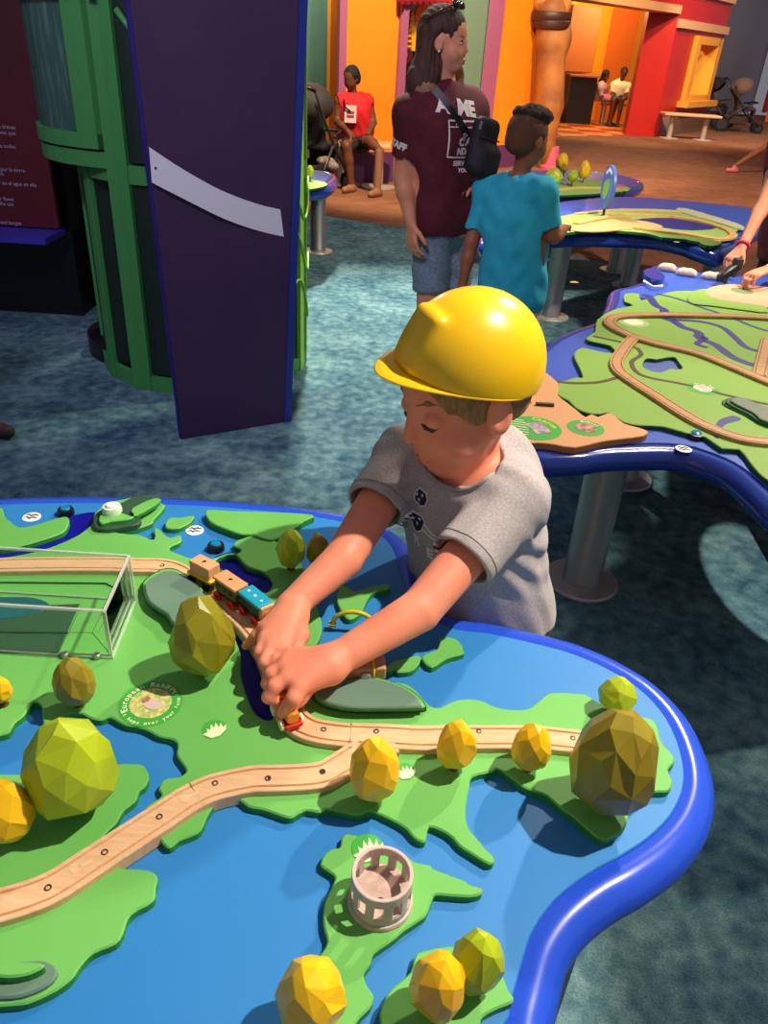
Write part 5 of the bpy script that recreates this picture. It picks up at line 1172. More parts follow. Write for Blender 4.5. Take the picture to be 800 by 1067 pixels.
# lens outlines centred either side of the chest midline
lens=[(-.040,.016),(-.034,.026),(-.012,.024),(-.006,.012),(-.010,-.006),(-.022,-.014),(-.036,-.006)]
PR=[]
def sc(pts,k):
    cx=sum(p[0] for p in pts)/len(pts); cy=sum(p[1] for p in pts)/len(pts); return [(cx+(x-cx)*k,cy+(y-cy)*k) for x,y in pts]
UX=-.020
lensA=[(x+UX,y) for x,y in lens]; lensT=[(x*.9+UX-.004,y*.8+.045) for x,y in lens]
project('lens_outline',[poly2(lensA),poly2(lensT)],whp,shirt,oc,xd,yd,.0010,shirt)
project('starred_lens',[poly2(sc(lensA,.86)),poly2(sc(lensT,.85))],navy,shirt,oc,xd,yd,.0016,shirt)
project('star',[star(-.030+UX,.014,.004),star(-.017+UX,.016,.004),star(-.024+UX,.003,.004),star(-.034+UX,.055,.0035),star(-.022+UX,.057,.0035),star(-.028+UX,.047,.0035)],whp,shirt,oc,xd,yd,.0022,shirt)
project('bridge_line',[poly2([(-.026,.012),(0,.0),(.02,.004),(.02,.001),(0,-.004),(-.028,.008)]),poly2([(-.028,.002),(0,-.010),(.02,-.006),(.02,-.009),(0,-.014),(-.030,-.002)])],whp,shirt,oc,xd,yd,.0010,shirt)
project('bridge_line',[poly2([(0,.000),(.02,.007),(.022,.0045),(0,-.0005)]),poly2([(0,-.0065),(.02,-.0018),(.022,-.004),(0,-.0095)])],redp,shirt,oc,xd,yd,.0013,shirt)
lensR=[(x-.006,y) for x,y in [(.022,.020),(.030,.030),(.050,.028),(.056,.010),(.052,-.010),(.040,-.024),(.028,-.016)]]
project('lens_outline',[poly2(sc(lensR,1.06))],whp,shirt,oc,xd,yd,.0010,shirt)
project('red_stripe',[poly2([(0.0180,.022),(0.0230,.028),(0.0440,.020),(0.0460,.012),(0.0190,.018)]),poly2([(0.0170,.008),(0.0170,.001),(0.0470,-.004),(0.0480,.004)]),poly2([(0.0200,-.008),(0.0220,-.014),(0.0420,-.017),(0.0460,-.011)])],redp,shirt,oc,xd,yd,.0016,shirt)
project('shirt_letter',[txt('R',-.046,-.034,.030)],whp,shirt,oc,xd,yd,.0012,shirt); project('shirt_letter',[txt('E',-.014,-.048,.030)],whp,shirt,oc,xd,yd,.0012,shirt); project('shirt_letter',[txt('L',.013,-.052,.030)],whp,shirt,oc,xd,yd,.0012,shirt)
# shorts and shoes
p=SDF(); m_sh=mat('shorts_charcoal','#4a4446',.9,bump=.3,bscale=90)
p.cap(pel-tr_*.04,pel+tr_*.04,.094,k=.04)
for hp in (hpL,hpR): p.cap(hp,V((hp.x,hp.y,.30)),.080,.072,k=.03)
p.half((0,0,.27),(0,0,-1)); p.build('shorts',m_sh,BY,vox=.005)
for hp in (hpL,hpR):
    g=V((hp.x,hp.y+.01,.03)); z=SDF(); z.cap(g-tf*.03,g+tf*.11,.035,.03,k=.02); z.cap(g,g+V((0,0,.04)),.034,.034,k=.02); z.half((0,0,.002),(0,0,-1)); z.build('shoe',M['dkgrey'],BY,vox=.006)
# ------------------------------------------------------------------ helmet (worn: a thing of its own)
HF=frame((-.90,-.43),8,-6); hf,hr,hu=HF; HB=Matrix((hr,hf,hu)).transposed()
hcn=hc+V((-.004,.0,.044))+hf*-.0
hm=empty('hard_hat',hcn,'bright yellow toy hard hat with a raised front worn by the boy','hard hat')
def HL(x,y,z): return hcn+hr*(x*.885)+hf*(y*.825)+hu*z
s=SDF()
s.ell(HL(0,-.004,.012),(.107,.124,.118),HB); 
s.half(HL(0,0,.0),-hu); 
s.box(HL(0,0,.004),(.2,.2,.004),HB,op='u') if False else None
y=SDF()
y.ell(HL(0,-.004,.006),(.106,.123,.122),HB,k=.006)
y.box(HL(0,.070,.034),(.036,.054,.048),HB@Matrix.Rotation(math.radians(14),3,'X'),rd=.012,k=.012)
for sx in (-1,1): y.box(HL(sx*.105,-.01,.016),(.007,.016,.012),HB,rd=.004,k=.004)
y.half(HL(0,0,-.002),-hu)
y.ell(HL(0,-.004,-.004),(.101,.118,.112),HB,k=.002,op='s')
mh=mat('helmet_yellow','#ffcb05',.32,coat=.25,spec=.5)
y.build('shell',mh,hm,vox=.0022,sm=2)
# brim: shaped ring with a longer peak
mb=MB(); N=72; vs=[]; 
for k in range(N):
    a=2*math.pi*k/N; c_,s_=math.cos(a),math.sin(a)
    pk=max(0,s_)**2.2
    ri=(.103,.120); ro=(.120+.004*pk,.138+.056*pk)
    dz=-.004-.010*pk*1.0+.004*abs(c_)
    for (rx,ry,z) in ((ri[0],ri[1],.004),(ro[0],ro[1],dz+.002),(ro[0]+.0015,ro[1]+.0015,dz-.001),(ro[0],ro[1],dz-.004),(ri[0]-.002,ri[1]-.002,-.003)):
        vs.append(HL(rx*c_,-.004+ry*s_,z))
fs=[(k*5+j,k*5+(j+1)%5,((k+1)%N)*5+(j+1)%5,((k+1)%N)*5+j) for k in range(N) for j in range(5)]
mb.add(vs,fs); br_=mb.build('brim',mh,hm,smooth=True); sb=br_.modifiers.new('sub','SUBSURF'); sb.levels=1; sb.render_levels=1
mb=MB(); mb.lathe(HL(-.112,-.01,.016),[(.006,0),(.006,.002)],14,ax=-hr); mb.build('side_lug',mat('lug_yellow','#f0b000',.35),hm)
# ================================================================== other people
def decal_txt(sx,x,y,size,bold=.002,rot=0,shx=1):
    vs,fs=text_mesh(sx,size,bold=bold); return [((v.x*shx)*math.cos(rot)-v.y*math.sin(rot)+x,(v.x*shx)*math.sin(rot)+v.y*math.cos(rot)+y) for v in vs],fs
# ---- woman
fwd=V((.62,-.78,0)).normalized(); side=fwd.cross(V((0,0,1)))
J=dict(frame=frame((.94,-.34),-2,0),side=side,head=Q(464,44,3.60),neck=Q(461,90,3.63),chest=Q(459,140,3.62),pelvis=Q(463,226,3.64),
 shR=Q(428,118,3.54),elR=Q(419,183,3.55),wrR=Q(428,232,3.50),shL=Q(491,112,3.74),elL=Q(502,175,3.80),wrL=Q(496,195,3.66),
 hipR=Q(450,238,3.60),knR=V((Q(448,300,3.6).x,3.60,.44)),anR=V((Q(447,300,3.6).x,3.62,.08)),hipL=Q(474,236,3.70),knL=V((Q(474,300,3.72).x,3.72,.44)),anL=V((Q(476,300,3.75).x,3.76,.08)),
 hdR=V((.12,-.15,-1)),hnR=V((-.8,-.6,0)),hsR=1,hdL=V((-.4,-.6,.1)),headk=1.0)
J['ftR']=fwd;J['ftL']=fwd
m_hw=mat('hair_brown','#3a2218',.75,col2='#4e3020',scale=120,stretch=(1,1,.12),bump=.4,bscale=160); m_hb=mat('hair_blonde_ends','#8a6444',.75,col2='#a07c58',scale=120,stretch=(1,1,.12),bump=.4,bscale=160)
def hair_woman(e,L,B,k):
    s=SDF(); s.ell(L(0,-.020,.036),(.088*k,.100*k,.094*k),B,k=.02)
    s.ell(L(0,-.055,-.06),(.080*k,.058*k,.10*k),B,k=.04); s.ell(L(.045,-.040,-.10),(.045*k,.05*k,.11*k),B,k=.03); s.ell(L(-.045,-.040,-.10),(.045*k,.05*k,.11*k),B,k=.03); s.ell(L(0,-.075,-.13),(.085*k,.045*k,.07*k),B,k=.04)
    s.ell(L(.070,-.022,-.05),(.016*k,.030*k,.09*k),B,k=.02); s.ell(L(.035,-.075,-.15),(.075*k,.055*k,.07*k),B,k=.04); s.ell(L(-.070,.030,-.08),(.016*k,.03*k,.10*k),B,k=.02)
    s.ell(L(0,.078,-.030),(.078*k,.068*k,.098*k),B,k=.015,op='s'); s.ell(L(.085,.02,-.03),(.03*k,.045*k,.07*k),B,k=.015,op='s')
    f,r,u=J['frame']
    s.disp(lambda X: .0022*np.sin(X[:,0]*260+X[:,1]*180+2*np.sin(X[:,2]*20)))
    s.build('hair',m_hw,e,vox=.005)
    s=SDF(); s.ell(L(.055,-.055,-.165),(.055*k,.062*k,.052*k),B,k=.02); s.ell(L(-.060,.050,-.135),(.018*k,.030*k,.065*k),B,k=.02); s.ell(L(.01,-.10,-.165),(.07*k,.042*k,.050*k),B,k=.03)
    s.disp(lambda X: .002*np.sin(X[:,0]*260+X[:,1]*180)); s.build('hair_ends',m_hb,e,vox=.005)
m_mar=mat('shirt_maroon','#4e0c18',.85,col2='#5a1220',scale=30,bump=.15,bscale=120); m_den=mat('denim_grey','#6c7c8e',.9,col2='#8696a6',scale=70,bump=.3,bscale=200)
Wm=build_person('person','woman with shoulder-length brown hair in a dark red T-shirt and denim shorts looking right',J,1.0,m_skinw,m_mar,m_den,mat('sandal_brown','#5a3a28',.7),hair_woman,vox=.006,sleeve=.62,pants_len=.80,width=1.02)
e,bo,so,po,L,B=Wm
mb=MB(); mb.lathe(L(.080,.004,-.032),[(.004,0),(.004,.003),(.001,.005)],12,ax=J['frame'][1]); mb.build('earring',M['white'],e)
oc=J['chest']+V((0,0,.03)); xd=-side; yd=V((0,0,1)); wp=mat('tee_print','#e8dcd8',.8)
project('chest_letters',[decal_txt('A',-.085,.085,.075,.003,-.1),decal_txt('ME',.035,.075,.075,.004,-.1,1.15)],wp,so,oc,xd,yd,.003,so,sub=.015)
fr_=[(-.07,.035),(.10,.03),(.10,-.105),(-.07,-.10)]
def bar(x0,y0,x1,y1,t):
    d=V((x1-x0,y1-y0)); n_=V((-d.y,d.x)).normalized()*t; return [(x0+n_.x,y0+n_.y),(x1+n_.x,y1+n_.y),(x1-n_.x,y1-n_.y),(x0-n_.x,y0-n_.y)],[(0,1,2,3)]
project('frame_print',[bar(*fr_[i],*fr_[(i+1)%4],.003) for i in range(4)]+[bar(-.07,.012,.10,.008,.002)],wp,so,oc,xd,yd,.003,so,sub=.015)
for q_ in ([decal_txt('ARTS',-.01,.023,.02,.0008),decal_txt('U',.01,-.01,.04,.002),decal_txt('C A',.01,-.045,.04,.002),decal_txt('NDA',.01,-.08,.035,.002),decal_txt('SERVICE',.01,-.125,.026,.001),decal_txt('YOU W',.03,-.152,.022,.001)]): project('small_letters',[q_],wp,so,oc,xd,yd,.003,so,sub=.015)
sR,eR=J['shR'],J['elR']; sm_=sR+(eR-sR)*.48
project('sleeve_letters',[decal_txt('STAFF',-.005,0,.036,.002,-.25)],wp,so,sm_,V((.75,-.62,0)),V((0,0,1)),.003,so,sub=.012)
# sunglasses on the hair
sg=empty('sunglasses',L(0,.03,.115),'dark sunglasses pushed up on the brown hair of the woman','sunglasses')
for sx in (-1,1):
    s=SDF(); s.ell(L(.034*sx,.038,.128),(.026,.012,.018),B@Matrix.Rotation(.7,3,'X'),k=.004); s.build('lens',mat('lens_black','#08080a',.08),sg,vox=.003)
    mb=MB(); mb.tube([L(.060*sx,.035,.124),L(.088*sx,-.01,.10),L(.092*sx,-.06,.065)],.003,6); mb.build('temple',M['black'],sg,True)
mb=MB(); mb.tube([L(-.012,.046,.132),L(.012,.046,.132)],.0025,6); mb.build('bridge',M['black'],sg,True)
# crossbody bag
bc=Q(502,152,3.45); bg=empty('sling_bag',bc,'black sling bag worn across the chest of the woman in dark red','bag')
FBg=Matrix((side,fwd,V((0,0,1)))).transposed()@Matrix.Rotation(math.radians(-12),3,'Y')
s=SDF(); s.box(bc,(.064,.035,.105),FBg,rd=.035,k=.02); s.box(bc+V((0.02,-.01,-.06)),(.06,.04,.06),FBg,rd=.03,k=.03); s.build('bag_body',mat('bag_black','#141014',.7,bump=.3,bscale=60),bg,vox=.006)
mb=MB(); mb.box(bc+fwd*.037+V((0,0,.03)),(.12,.004,.006),FBg); mb.build('zip',M['dkgrey'],bg)
for q,(px,py) in enumerate(((501,131),(484,143))):
    p=Q(px,py,3.40); mb=MB(); mb.box(p,(.012,.008,.030),FBg); mb.build('buckle',M['steel'],bg,bev=.002)
bvw=BVHTree.FromPolygons([v.co.copy() for v in so.data.vertices],[tuple(p.vertices) for p in so.data.polygons])
pts=[]
for px,py in ((452,94),(460,104),(468,115),(476,126),(484,137),(492,146)):
    r=ray(px,py); h=bvw.ray_cast(CAMP,r.normalized())
    if h[0] is not None: pts.append(h[0]+h[1]*.006)
if len(pts)>1:
    pts=catmull(pts+[bc],4,False); mb=MB(); vs=[]
    for i,p in enumerate(pts):
        t=(pts[min(i+1,len(pts)-1)]-pts[max(i-1,0)]).normalized(); ww=t.cross(V((.2,-1,.1))).normalized()*.016; nn_=t.cross(ww).normalized()*.0015
        vs+=[p+ww+nn_,p-ww+nn_,p-ww-nn_,p+ww-nn_]
    fs=[(i*4+j,i*4+(j+1)%4,(i+1)*4+(j+1)%4,(i+1)*4+j) for i in range(len(pts)-1) for j in range(4)]
    mb.add(vs,fs); mb.build('shoulder_strap',M['black'],bg)
# ---- boy in teal, seen from behind
fwd=V((.38,.92,0)).normalized(); side=fwd.cross(V((0,0,1)))
J=dict(frame=frame((.80,.58),-8,0),side=side,head=Q(550,145,3.36),neck=Q(541,186,3.36),chest=Q(538,228,3.36),pelvis=Q(533,305,3.36),
 shR=Q(566,200,3.27),elR=Q(577,246,3.28),wrR=Q(588,238,3.46),shL=Q(507,198,3.44),elL=Q(491,252,3.40),wrL=Q(481,300,3.36),
 headk=.93,hdR=V((.2,.9,0)),hdL=V((-.1,-.05,-1)),hnL=V((-1,.2,0)),hsL=-1)
pv=J['pelvis']
for q,sg_ in (('R',1),('L',-1)):
    J['hip'+q]=pv+side*.055*sg_-V((0,0,.02)); J['kn'+q]=V((pv.x+side.x*.06*sg_+.02,pv.y+side.y*.06*sg_,.29)); J['an'+q]=V((pv.x+side.x*.06*sg_+.03,pv.y+side.y*.06*sg_,.07)); J['ft'+q]=fwd
m_teal_s=mat('shirt_teal','#22a4b8',.85,col2='#2aaec0',scale=18,bump=.15,bscale=90); m_camo=mat('shorts_pattern','#8a7f78',.9,col2='#e0dcd8',scale=26,contrast=(.48,.54))
m_curl=mat('hair_black_brown','#1c100a',.9,col2='#3c2416',scale=90,bump=.8,bscale=120); m_fade=mat('hair_fade','#5a3826',.95,bump=.3,bscale=200)
def hair_teal(e,L,B,k):
    s=SDF(); s.ell(L(0,-.016,.030),(.079*k,.092*k,.086*k),B,k=.02); s.ell(L(0,-.05,-.02),(.062*k,.055*k,.05*k),B,k=.02); s.ell(L(0,.085,-.03),(.075*k,.062*k,.085*k),B,k=.012,op='s')
    for sx in (-1,1): s.ell(L(.078*sx,.004,-.012),(.022*k,.022*k,.032*k),B,k=.006,op='s')
    s.build('hair_fade',m_fade,e,vox=.004)
    s=SDF(); rnd=random.Random(5)
    s.ell(L(0,.0,.085),(.070*k,.085*k,.045*k),B,k=.01)
    for i in range(60):
        a=rnd.uniform(0,6.28); q=math.sqrt(rnd.random()); s.ell(L(.068*q*math.cos(a),.0+.085*q*math.sin(a),.098+.035*math.sqrt(max(0,1-q*q))-.012),(.014*k,.014*k,.014*k),k=.004)
    s.build('curly_top',m_curl,e,vox=.004)
build_person('person','boy in a bright teal T-shirt and patterned shorts seen from behind',J,.74,m_skinb,m_teal_s,m_camo,M['white'],hair_teal,vox=.0055,sleeve=.72,pants_len=.96,width=1.12,brow=M['dkgrey'],shirt_hem=Q(530,319,3.36).z,headk=None) if False else build_person('person','boy in a bright teal T-shirt and patterned shorts seen from behind',J,.74,m_skinb,m_teal_s,m_camo,M['white'],hair_teal,vox=.0055,sleeve=.72,pants_len=.96,width=1.15,brow=M['dkgrey'],shirt_hem=Q(530,319,3.36).z)
# ---- seated woman in red
def hair_back(col,ln=.08):
    m_=mat('hair_dark',col,.8,bump=.5,bscale=80)
    def fn(e,L,B,k):
        s=SDF(); s.ell(L(0,-.020,.036),(.084*k,.094*k,.090*k),B,k=.02); s.ell(L(0,-.065,-ln*.6),(.07*k,.045*k,(ln+.04)*k),B,k=.03); s.ell(L(0,.085,-.03),(.075*k,.062*k,.095*k),B,k=.012,op='s'); s.build('hair',m_,e,vox=.012)
    return fn
fwd=V((-.15,-1,0)).normalized(); side=fwd.cross(V((0,0,1)))
J=dict(frame=frame((-.5,-.85),-20,0),side=side,head=Q(366,82,9.45),neck=Q(367,99,9.5),chest=Q(369,115,9.5),pelvis=V((Q(372,150,9.55).x,9.55,.60)),
 shR=Q(354,105,9.46),elR=Q(351,126,9.42),wrR=Q(362,136,9.25),shL=Q(384,105,9.54),elL=Q(389,128,9.5),wrL=Q(383,140,9.25),
 hipR=Q(366,151,9.48),knR=Q(361,152,9.10),anR=V((Q(366,185,9.12).x,9.15,.08)),hipL=Q(377,151,9.5),knL=Q(385,147,9.12),anL=Q(395,156,8.98),headk=1.02)
build_person('person','seated woman in a bright red sleeveless top beside a black stroller',J,1.0,m_skind,mat('top_red','#c8101c',.8),mat('shorts_black','#18141a',.9),mat('sandal_tan','#8a5a40',.7),hair_back('#0e0a0a',.03),vox=.014,sleeve=0,pants_len=.8,facedetail=False,neckline=.06,shirt_hem=.52)
lb_=empty('hanging_badge',Q(365,121,9.32),'small white printed badge on the front of the seated woman in red','badge')
mb=MB(); c=Q(365,119,9.36); mb.box(c,(.13,.01,.17)); mb.build('badge_card',mat('card_pink','#e8b8b8',.6),lb_,bev=.004)
mb=MB(); mb.tube([Q(358,103,9.37),Q(360,112,9.33),Q(365,116,9.34)],.008,6); mb.build('strap',M['black'],lb_)
for py in (117,121): 
    mb=MB(); mb.box(Q(365,py,9.35),(.08,.006,.02)); mb.build('printed_line',mat('card_ink','#8a3040',.7),lb_)
# ---- two people seated in the far orange room
def seated(px,py,Y,fw,skm,top,pants,label,hair,kx=1.0,legdx=6):
    fw=V(fw).normalized(); sd=fw.cross(V((0,0,1))); hx=Q(px,py,Y); 
    pl=V((hx.x-.05,Y+.1,.60)); c=pl+V((.02,0,.38)); nk_=V((hx.x-.01,Y+.05,hx.z-.20*kx))
    j=dict(frame=frame(fw,-18),side=sd,head=hx,neck=nk_,chest=(nk_+pl)/2+V((0,0,.06)),pelvis=pl)
    for q,s_ in (('R',1),('L',-1)):
        sh=nk_+sd*.17*s_*kx-V((0,0,.06)); j['sh'+q]=sh; j['el'+q]=sh+fw*.10-V((0,0,.25)); j['wr'+q]=sh+fw*.34-V((0,0,.24))-sd*.08*s_
        hp=pl+sd*.09*s_; j['hip'+q]=hp; j['kn'+q]=hp+fw*.42+V((0,0,-.03)); j['an'+q]=V((hp.x+fw.x*.36,hp.y+fw.y*.36,.09)); 
    return build_person('person',label,j,1.0*kx,skm,top,pants,M['dkgrey'],hair,vox=.02,sleeve=.6,pants_len=1.4 if 'white' in label else .8,facedetail=False,shirt_hem=.5)
seated(631,79,21.0,(.85,-.5,0),m_skind,mat('shirt_greypink','#b09088',.8),mat('shorts_pink','#c05878',.8),'far seated person with long dark hair and pink shorts in the orange room',hair_back('#140c0a',.16))
seated(650,76,21.0,(-.1,-1,0),m_skind,mat('shirt_cream','#e8d8a8',.8),mat('trousers_black','#161216',.9),'far seated person in a pale top and black trousers in the orange room',hair_back('#140c0a',.04))
# ---- person reaching in from the right edge
fwd=V((-.85,-.5,0)).normalized(); side=fwd.cross(V((0,0,1)))
X0=Q(838,200,3.95)
J=dict(frame=frame(fwd,-25),side=side,head=Q(838,78,3.95),neck=Q(836,125,3.95),chest=Q(836,180,3.98),pelvis=Q(826,262,4.0),
 shR=Q(815,150,4.08),elR=Q(800,203,3.95),wrR=Q(773,258,3.68),shL=Q(858,160,3.88),elL=Q(840,262,3.62),wrL=Q(800,281,3.42),headk=.95,hdR=V((-.7,-.45,-.65)),hdL=V((-.9,-.35,-.25)))
pv=J['pelvis']
for q,s_ in (('R',1),('L',-1)):
    J['hip'+q]=pv+side*.07*s_; J['kn'+q]=V((pv.x+side.x*.08*s_,pv.y+side.y*.08*s_,.38)); J['an'+q]=V((pv.x+side.x*.08*s_+.03,pv.y+side.y*.08*s_+.02,.08)); J['ft'+q]=fwd
build_person('person','person in a burgundy top and pink wristband reaching in from the right edge',J,.88,m_skinw,mat('top_burgundy','#6a2430',.85,col2='#7a3038',scale=20),mat('trousers_dark','#1c1a20',.9),M['dkgrey'],hair_back('#2a1a12',.1),vox=.008,sleeve=.5,pants_len=1.8,curl=(.6,.6,.5),width=1.1)
wb=empty('wristband',J['wrR'],'pink wristband on the wrist over the second table at the right edge','wristband')
mb=MB(); ax_=(J['wrR']-J['elR']).normalized(); o1=ax_.orthogonal().normalized(); o2=ax_.cross(o1); cw=J['wrR']-ax_*.01; mb.tube([cw+(o1*math.cos(a)+o2*math.sin(a))*.027 for a in [k*math.pi/10 for k in range(20)]],.007,8,closed=True); mb.build('band',mat('band_pink','#e83858',.4),wb,True)
tt=Q(758,284,3.52); te=empty('toy_engine',tt,'small black toy engine held by the hand with the pink wristband','toy train')
mb=MB(); u_=V((-.7,-.3,-.45)).normalized(); mb.lathe(tt,[(.018,-.05),(.022,-.04),(.022,.03),(.018,.045)],16,ax=u_); mb.build('boiler',M['black'],te,auto=True)
mb=MB(); mb.box(tt-u_*.05+V((0,0,.012)),(.035,.04,.045)); mb.build('cab',M['dkgrey'],te,bev=.004)
for s_ in (-1,1):
    for d in (-.025,.025):
        mb=MB(); mb.lathe(tt+u_*d+V((.3,-.9,0)).normalized()*.02*s_-V((0,0,.018)),[(.012,-.003),(.012,.003)],14,ax=V((.3,-.9,0))); mb.build('wheel',M['dkgrey'],te)
# ---- person at the left edge (foot and fingers)
an=P(-13,452); fwd=V((.95,-.3,0)).normalized(); side=fwd.cross(V((0,0,1)))
pl=V((an.x-.38,an.y+.1,.62)); 
J=dict(frame=frame(fwd,-10),side=side,head=pl+V((.02,0,.62)),neck=pl+V((0,0,.42)),chest=pl+V((0,0,.24)),pelvis=pl,headk=.95)
J['shR']=J['neck']+side*.13-V((0,0,.05)); J['shL']=J['neck']-side*.13-V((0,0,.05)); hq=Q(-8,279,2.72)
J['wrR']=hq-V((.12,-.02,.0)); J['elR']=(J['shR']+J['wrR'])/2-V((.08,0,.08)); J['elL']=J['shL']+V((0,.05,-.22)); J['wrL']=J['elL']+V((.08,0,-.2)); J['hdR']=V((1,-.1,0))
for q,s_ in (('R',1),('L',-1)):
    J['hip'+q]=pl+side*.07*s_; J['kn'+q]=pl+side*.08*s_+V((.03,0,-.28)); a_=pl+side*.09*s_; J['an'+q]=V((a_.x+(0.0 if q=='L' else .0),a_.y,.08)); J['ft'+q]=fwd
J['anR']=V((an.x+.0,an.y-.0,.08)); J['knR']=V((an.x-.16,an.y,.34))
build_person('person','person mostly outside the left edge, only fingertips and a sneaker toe showing',J,.82,m_skinw,mat('top_plain','#3a3440',.85),mat('shorts_navy','#1c2030',.9),mat('sneaker_rust','#5a2a20',.7,col2='#2a2424',scale=20,contrast=(.45,.55)),hair_back('#2a1a12',.02),vox=.009,sleeve=.5,pants_len=.9)
sole=empty('shoe_sole',P(5,455),'x','x'); D.objects.remove(sole)
fwd0=V((fwd.x,fwd.y,0)); g=V((J['anR'].x,J['anR'].y,.012)); 
# ---- walking child far right
an=Q(770,158,13.2); an=V((an.x,13.2,.10)); fwd=V((-1,-.15,0)).normalized(); side=fwd.cross(V((0,0,1)))
pl=V((an.x+.62,13.2,.62))
J=dict(frame=frame(fwd,0),side=side,head=pl+V((-.02,0,.66)),neck=pl+V((0,0,.46)),chest=pl+V((0,0,.28)),pelvis=pl)
for q,s_ in (('R',1),('L',-1)):
    J['sh'+q]=J['neck']+side*.13*s_-V((0,0,.05)); J['el'+q]=J['sh'+q]+V((.06*s_,0,-.24)); J['wr'+q]=J['el'+q]+V((-.08,0,-.2)); J['hip'+q]=pl+side*.07*s_
J['knL']=pl+V((-.28,-.05,-.24)); J['anL']=an; J['knR']=pl+V((.05,.05,-.3)); J['anR']=V((pl.x+.3,13.3,.1))
build_person('person','child walking in from the far right edge, one leg and a pink shoe showing',J,.85,m_skinb,mat('dress_red','#8a2a30',.85),mat('shorts_dusty','#7a3a40',.9),mat('shoe_pink','#e8707c',.5),hair_back('#1c120c',.05),vox=.016,sleeve=.4,pants_len=.6,facedetail=False)
# ================================================================== strollers
m_fab=mat('stroller_black','#101012',.8,bump=.3,bscale=60); m_fab2=mat('stroller_brown','#3a2620',.8); m_tub=mat('stroller_tube','#4a4648',.35,.6)
def stroller(loc,rz,k,label,fab,accent,grp='strollers parked in the hall'):
    e=empty('stroller',loc,label,'stroller',grp,rz); 
    def T(*p): return V(p)*k
    def tube(name,pts,r,m=m_tub,par=e,cl=False): mb=MB(); mb.tube([T(*p) for p in pts],r*k,8,closed=cl); o=mb.build(name,m,par,True,world=False); return o
    for sx in (-1,1):
        tube('frame',[(sx*.24,-.42,.14),(sx*.24,-.1,.42),(sx*.24,.25,.78),(sx*.24,.42,1.0)],.014); tube('frame',[(sx*.25,.34,.16),(sx*.25,.05,.45),(sx*.24,-.1,.52)],.014)
        mb=MB(); mb.lathe(T(sx*.29,.36,.15),[(.15*k,-.02*k),(.155*k,0),(.15*k,.02*k)],28,ax=(1,0,0)); wh=mb.build('wheel',M['black'],e,world=False,auto=True)
        mb=MB(); mb.lathe(T(sx*.29,.36,.15),[(.10*k,-.023*k),(.10*k,.023*k)],24,ax=(1,0,0)); mb.build('wheel_rim',m_tub,wh,world=False)
        mb=MB(); mb.lathe(T(sx*.20,-.44,.10),[(.10*k,-.018*k),(.105*k,0),(.10*k,.018*k)],24,ax=(1,0,0)); wh=mb.build('wheel',M['black'],e,world=False,auto=True)
        mb=MB(); mb.lathe(T(sx*.20,-.44,.10),[(.06*k,-.02*k),(.06*k,.02*k)],20,ax=(1,0,0)); mb.build('wheel_rim',m_tub,wh,world=False)
    tube('handle',[(-.24,.42,1.0),(-.2,.47,1.03),(.2,.47,1.03),(.24,.42,1.0)],.018,M['black'])
    def sd(name,m,fn,vox=.016):
        s=SDF(); fn(s); me=s.mesh(name,vox*k); o=link(name,me,m,e,True,world=False); md=o.modifiers.new('smooth','SMOOTH'); md.iterations=2
        return o
    def seat(s): s.box(T(0,-.08,.47),T(.2,.2,.035),rd=.03*k,k=.03); s.box(T(0,.14,.68),T(.2,.035,.24),Matrix.Rotation(math.radians(-22),3,'X'),rd=.03*k,k=.03); s.box(T(0,-.28,.33),T(.17,.025,.14),rd=.02*k,k=.02)
    sd('seat',fab,seat)
    def can(s): s.ell(T(0,.06,.86),T(.25,.24,.20)); s.ell(T(0,-.08,.76),T(.22,.26,.20),op='s',k=.01); s.half(T(0,.0,.74),(0,-.3,-1))
    sd('canopy',accent,can)
    def bas(s): s.box(T(0,.08,.24),T(.2,.24,.09),rd=.03*k,k=.02); s.box(T(0,.08,.30),T(.17,.21,.09),rd=.02*k,k=.01,op='s')
    sd('basket',fab,bas)
    tube('bumper_bar',[(-.22,-.08,.56),(-.2,-.30,.60),(.2,-.30,.60),(.22,-.08,.56)],.014,M['black'])
    return e
p=Q(337,185,9.0); stroller((P(334,190).x-.02,9.0,.0),math.radians(160),1.0,'black stroller with a dark hood next to the seated woman in red',m_fab,mat('hood_charcoal','#2c2628',.75))
mb=MB(); p=Q(341,168,8.9)
bb=empty('stroller_bundle',p,'pale bundled bag in the basket of the black stroller by the seated woman','bag'); s=SDF(); s.ell(p+V((-.02,0,0)),(.10,.08,.05),k=.03); s.ell(p+V((.06,0,-.05)),(.07,.07,.045),k=.03); s.build('bag_body',mat('bundle_grey','#8c8078',.8,col2='#5a4c48',scale=20),bb,vox=.012)
q=P(768,138); stroller((q.x,q.y+.2,0),math.radians(80),1.12,'brown-grey stroller with big wheels in front of the far red wall',m_fab2,mat('hood_brown','#6a5048',.8))
q=P(741,133); stroller((q.x+.1,q.y+.5,0),math.radians(60),1.08,'narrow dark stroller behind the bench by the red window wall',m_fab2,mat('hood_black','#1c1416',.8))
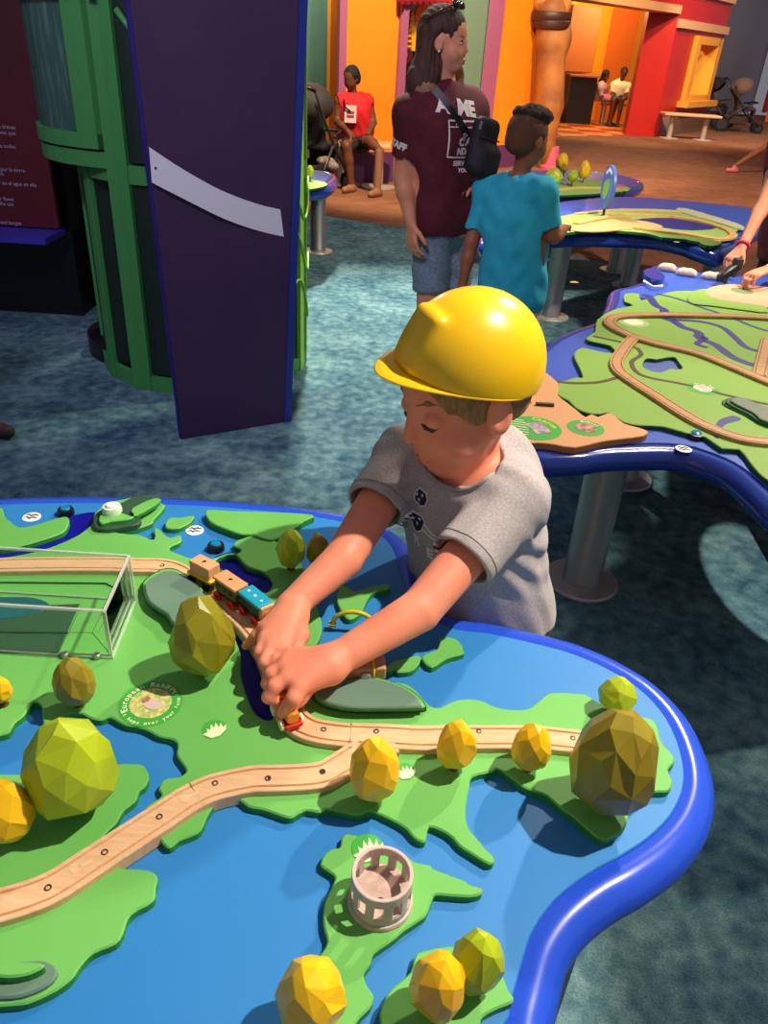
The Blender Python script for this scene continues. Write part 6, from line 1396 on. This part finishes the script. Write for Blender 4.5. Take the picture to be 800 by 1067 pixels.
# ================================================================== light
w=D.worlds.new('world'); bpy.context.scene.world=w; w.use_nodes=True; w.node_tree.nodes['Background'].inputs[0].default_value=(.75,.72,.85,1); w.node_tree.nodes['Background'].inputs[1].default_value=.24
def lamp(name,kind,loc,target,power,col=(1,1,1),size=.1,angle=60,blend=.3,label=None):
    l=D.lights.new(name,kind); l.energy=power; l.color=col
    if kind=='SPOT': l.spot_size=math.radians(angle); l.spot_blend=blend; l.shadow_soft_size=size
    if kind=='AREA': l.size=size; l.shape='DISK'
    if kind=='POINT': l.shadow_soft_size=size
    o=D.objects.new(name,l); C.objects.link(o); o.location=loc; d=Vector(target)-Vector(loc); o.rotation_euler=d.to_track_quat('-Z','Y').to_euler(); return o
warm=(1,.86,.70)
lamp('track_spotlight','SPOT',(1.72,1.05,3.7),(-.13,.86,.6),680,(1,.88,.76),.035,25,.2)
lamp('table_spotlight','SPOT',(2.6,4.4,3.9),(1.05,2.05,.6),720,warm,.08,46,.6)
lamp('table_spotlight','SPOT',(2.3,2.3,3.8),(.78,1.85,.6),330,warm,.06,26,.6)  # extra unseen spot, added to brighten the near part of the second table
lamp('hall_spotlight','SPOT',(-.6,6.0,3.8),(.1,4.3,0),1500,(1,.95,.85),.12,54,.9)
lamp('hall_spotlight','SPOT',(2.5,2.5,3.9),(1.6,5.4,.3),800,warm,.1,60,.5)
lamp('wall_spotlight','SPOT',(0,6.6,4.0),(.1,10.2,1.2),1500,(1,.78,.5),.15,75,.5)
lamp('wall_spotlight','SPOT',(2.3,8,4.2),(1.8,12,1.2),1200,(1,.78,.5),.15,60,.5)
lamp('far_spotlight','SPOT',(4.5,14,5),(5.2,21,1.0),1700,(1,.76,.45),.2,80,.6)
lamp('far_spotlight','SPOT',(7.5,15,5),(7.4,21,.8),1500,(1,.85,.75),.2,70,.6)
lamp('brown_floor_light','SPOT',(4,9,4.5),(4.2,10.5,0),1100,(1,.72,.5),.2,90,.7)
lamp('room_fill','POINT',(4.4,20.2,2.7),(0,0,0),260,(1,.8,.45),.2)  # unseen fill added to brighten the back wall of the far room
lamp('wall_fill','POINT',(-1.7,11.2,2.6),(0,0,0),70,(1,.95,.8),.15)  # point fill added to lift the dark seafoam wall at the left
lamp('cage_fill','SPOT',(1.6,4.6,3.4),(-.5,3.75,.7),330,(1,.95,.7),.08,22,.3)  # narrow unseen spot, added to brighten the right side of the cage
lamp('violet_light','SPOT',(-2.2,1.5,3.6),(-1.4,3.6,.2),90,(.55,.45,1),.2,75,.7)
lamp('panel_light','SPOT',(-.8,.5,3.2),(-.7,2.9,1.4),190,(.92,.80,1),.2,50,.7)
lamp('floor_pool_light','SPOT',(1.1,-.9,1.8),tuple(P(800,612)),760,(1,.95,.88),.01,6.2,.05)
vs_=bpy.context.scene.view_settings; vs_.view_transform='Standard'; vs_.look='None'; vs_.exposure=0; vs_.gamma=1; vs_.use_curve_mapping=False
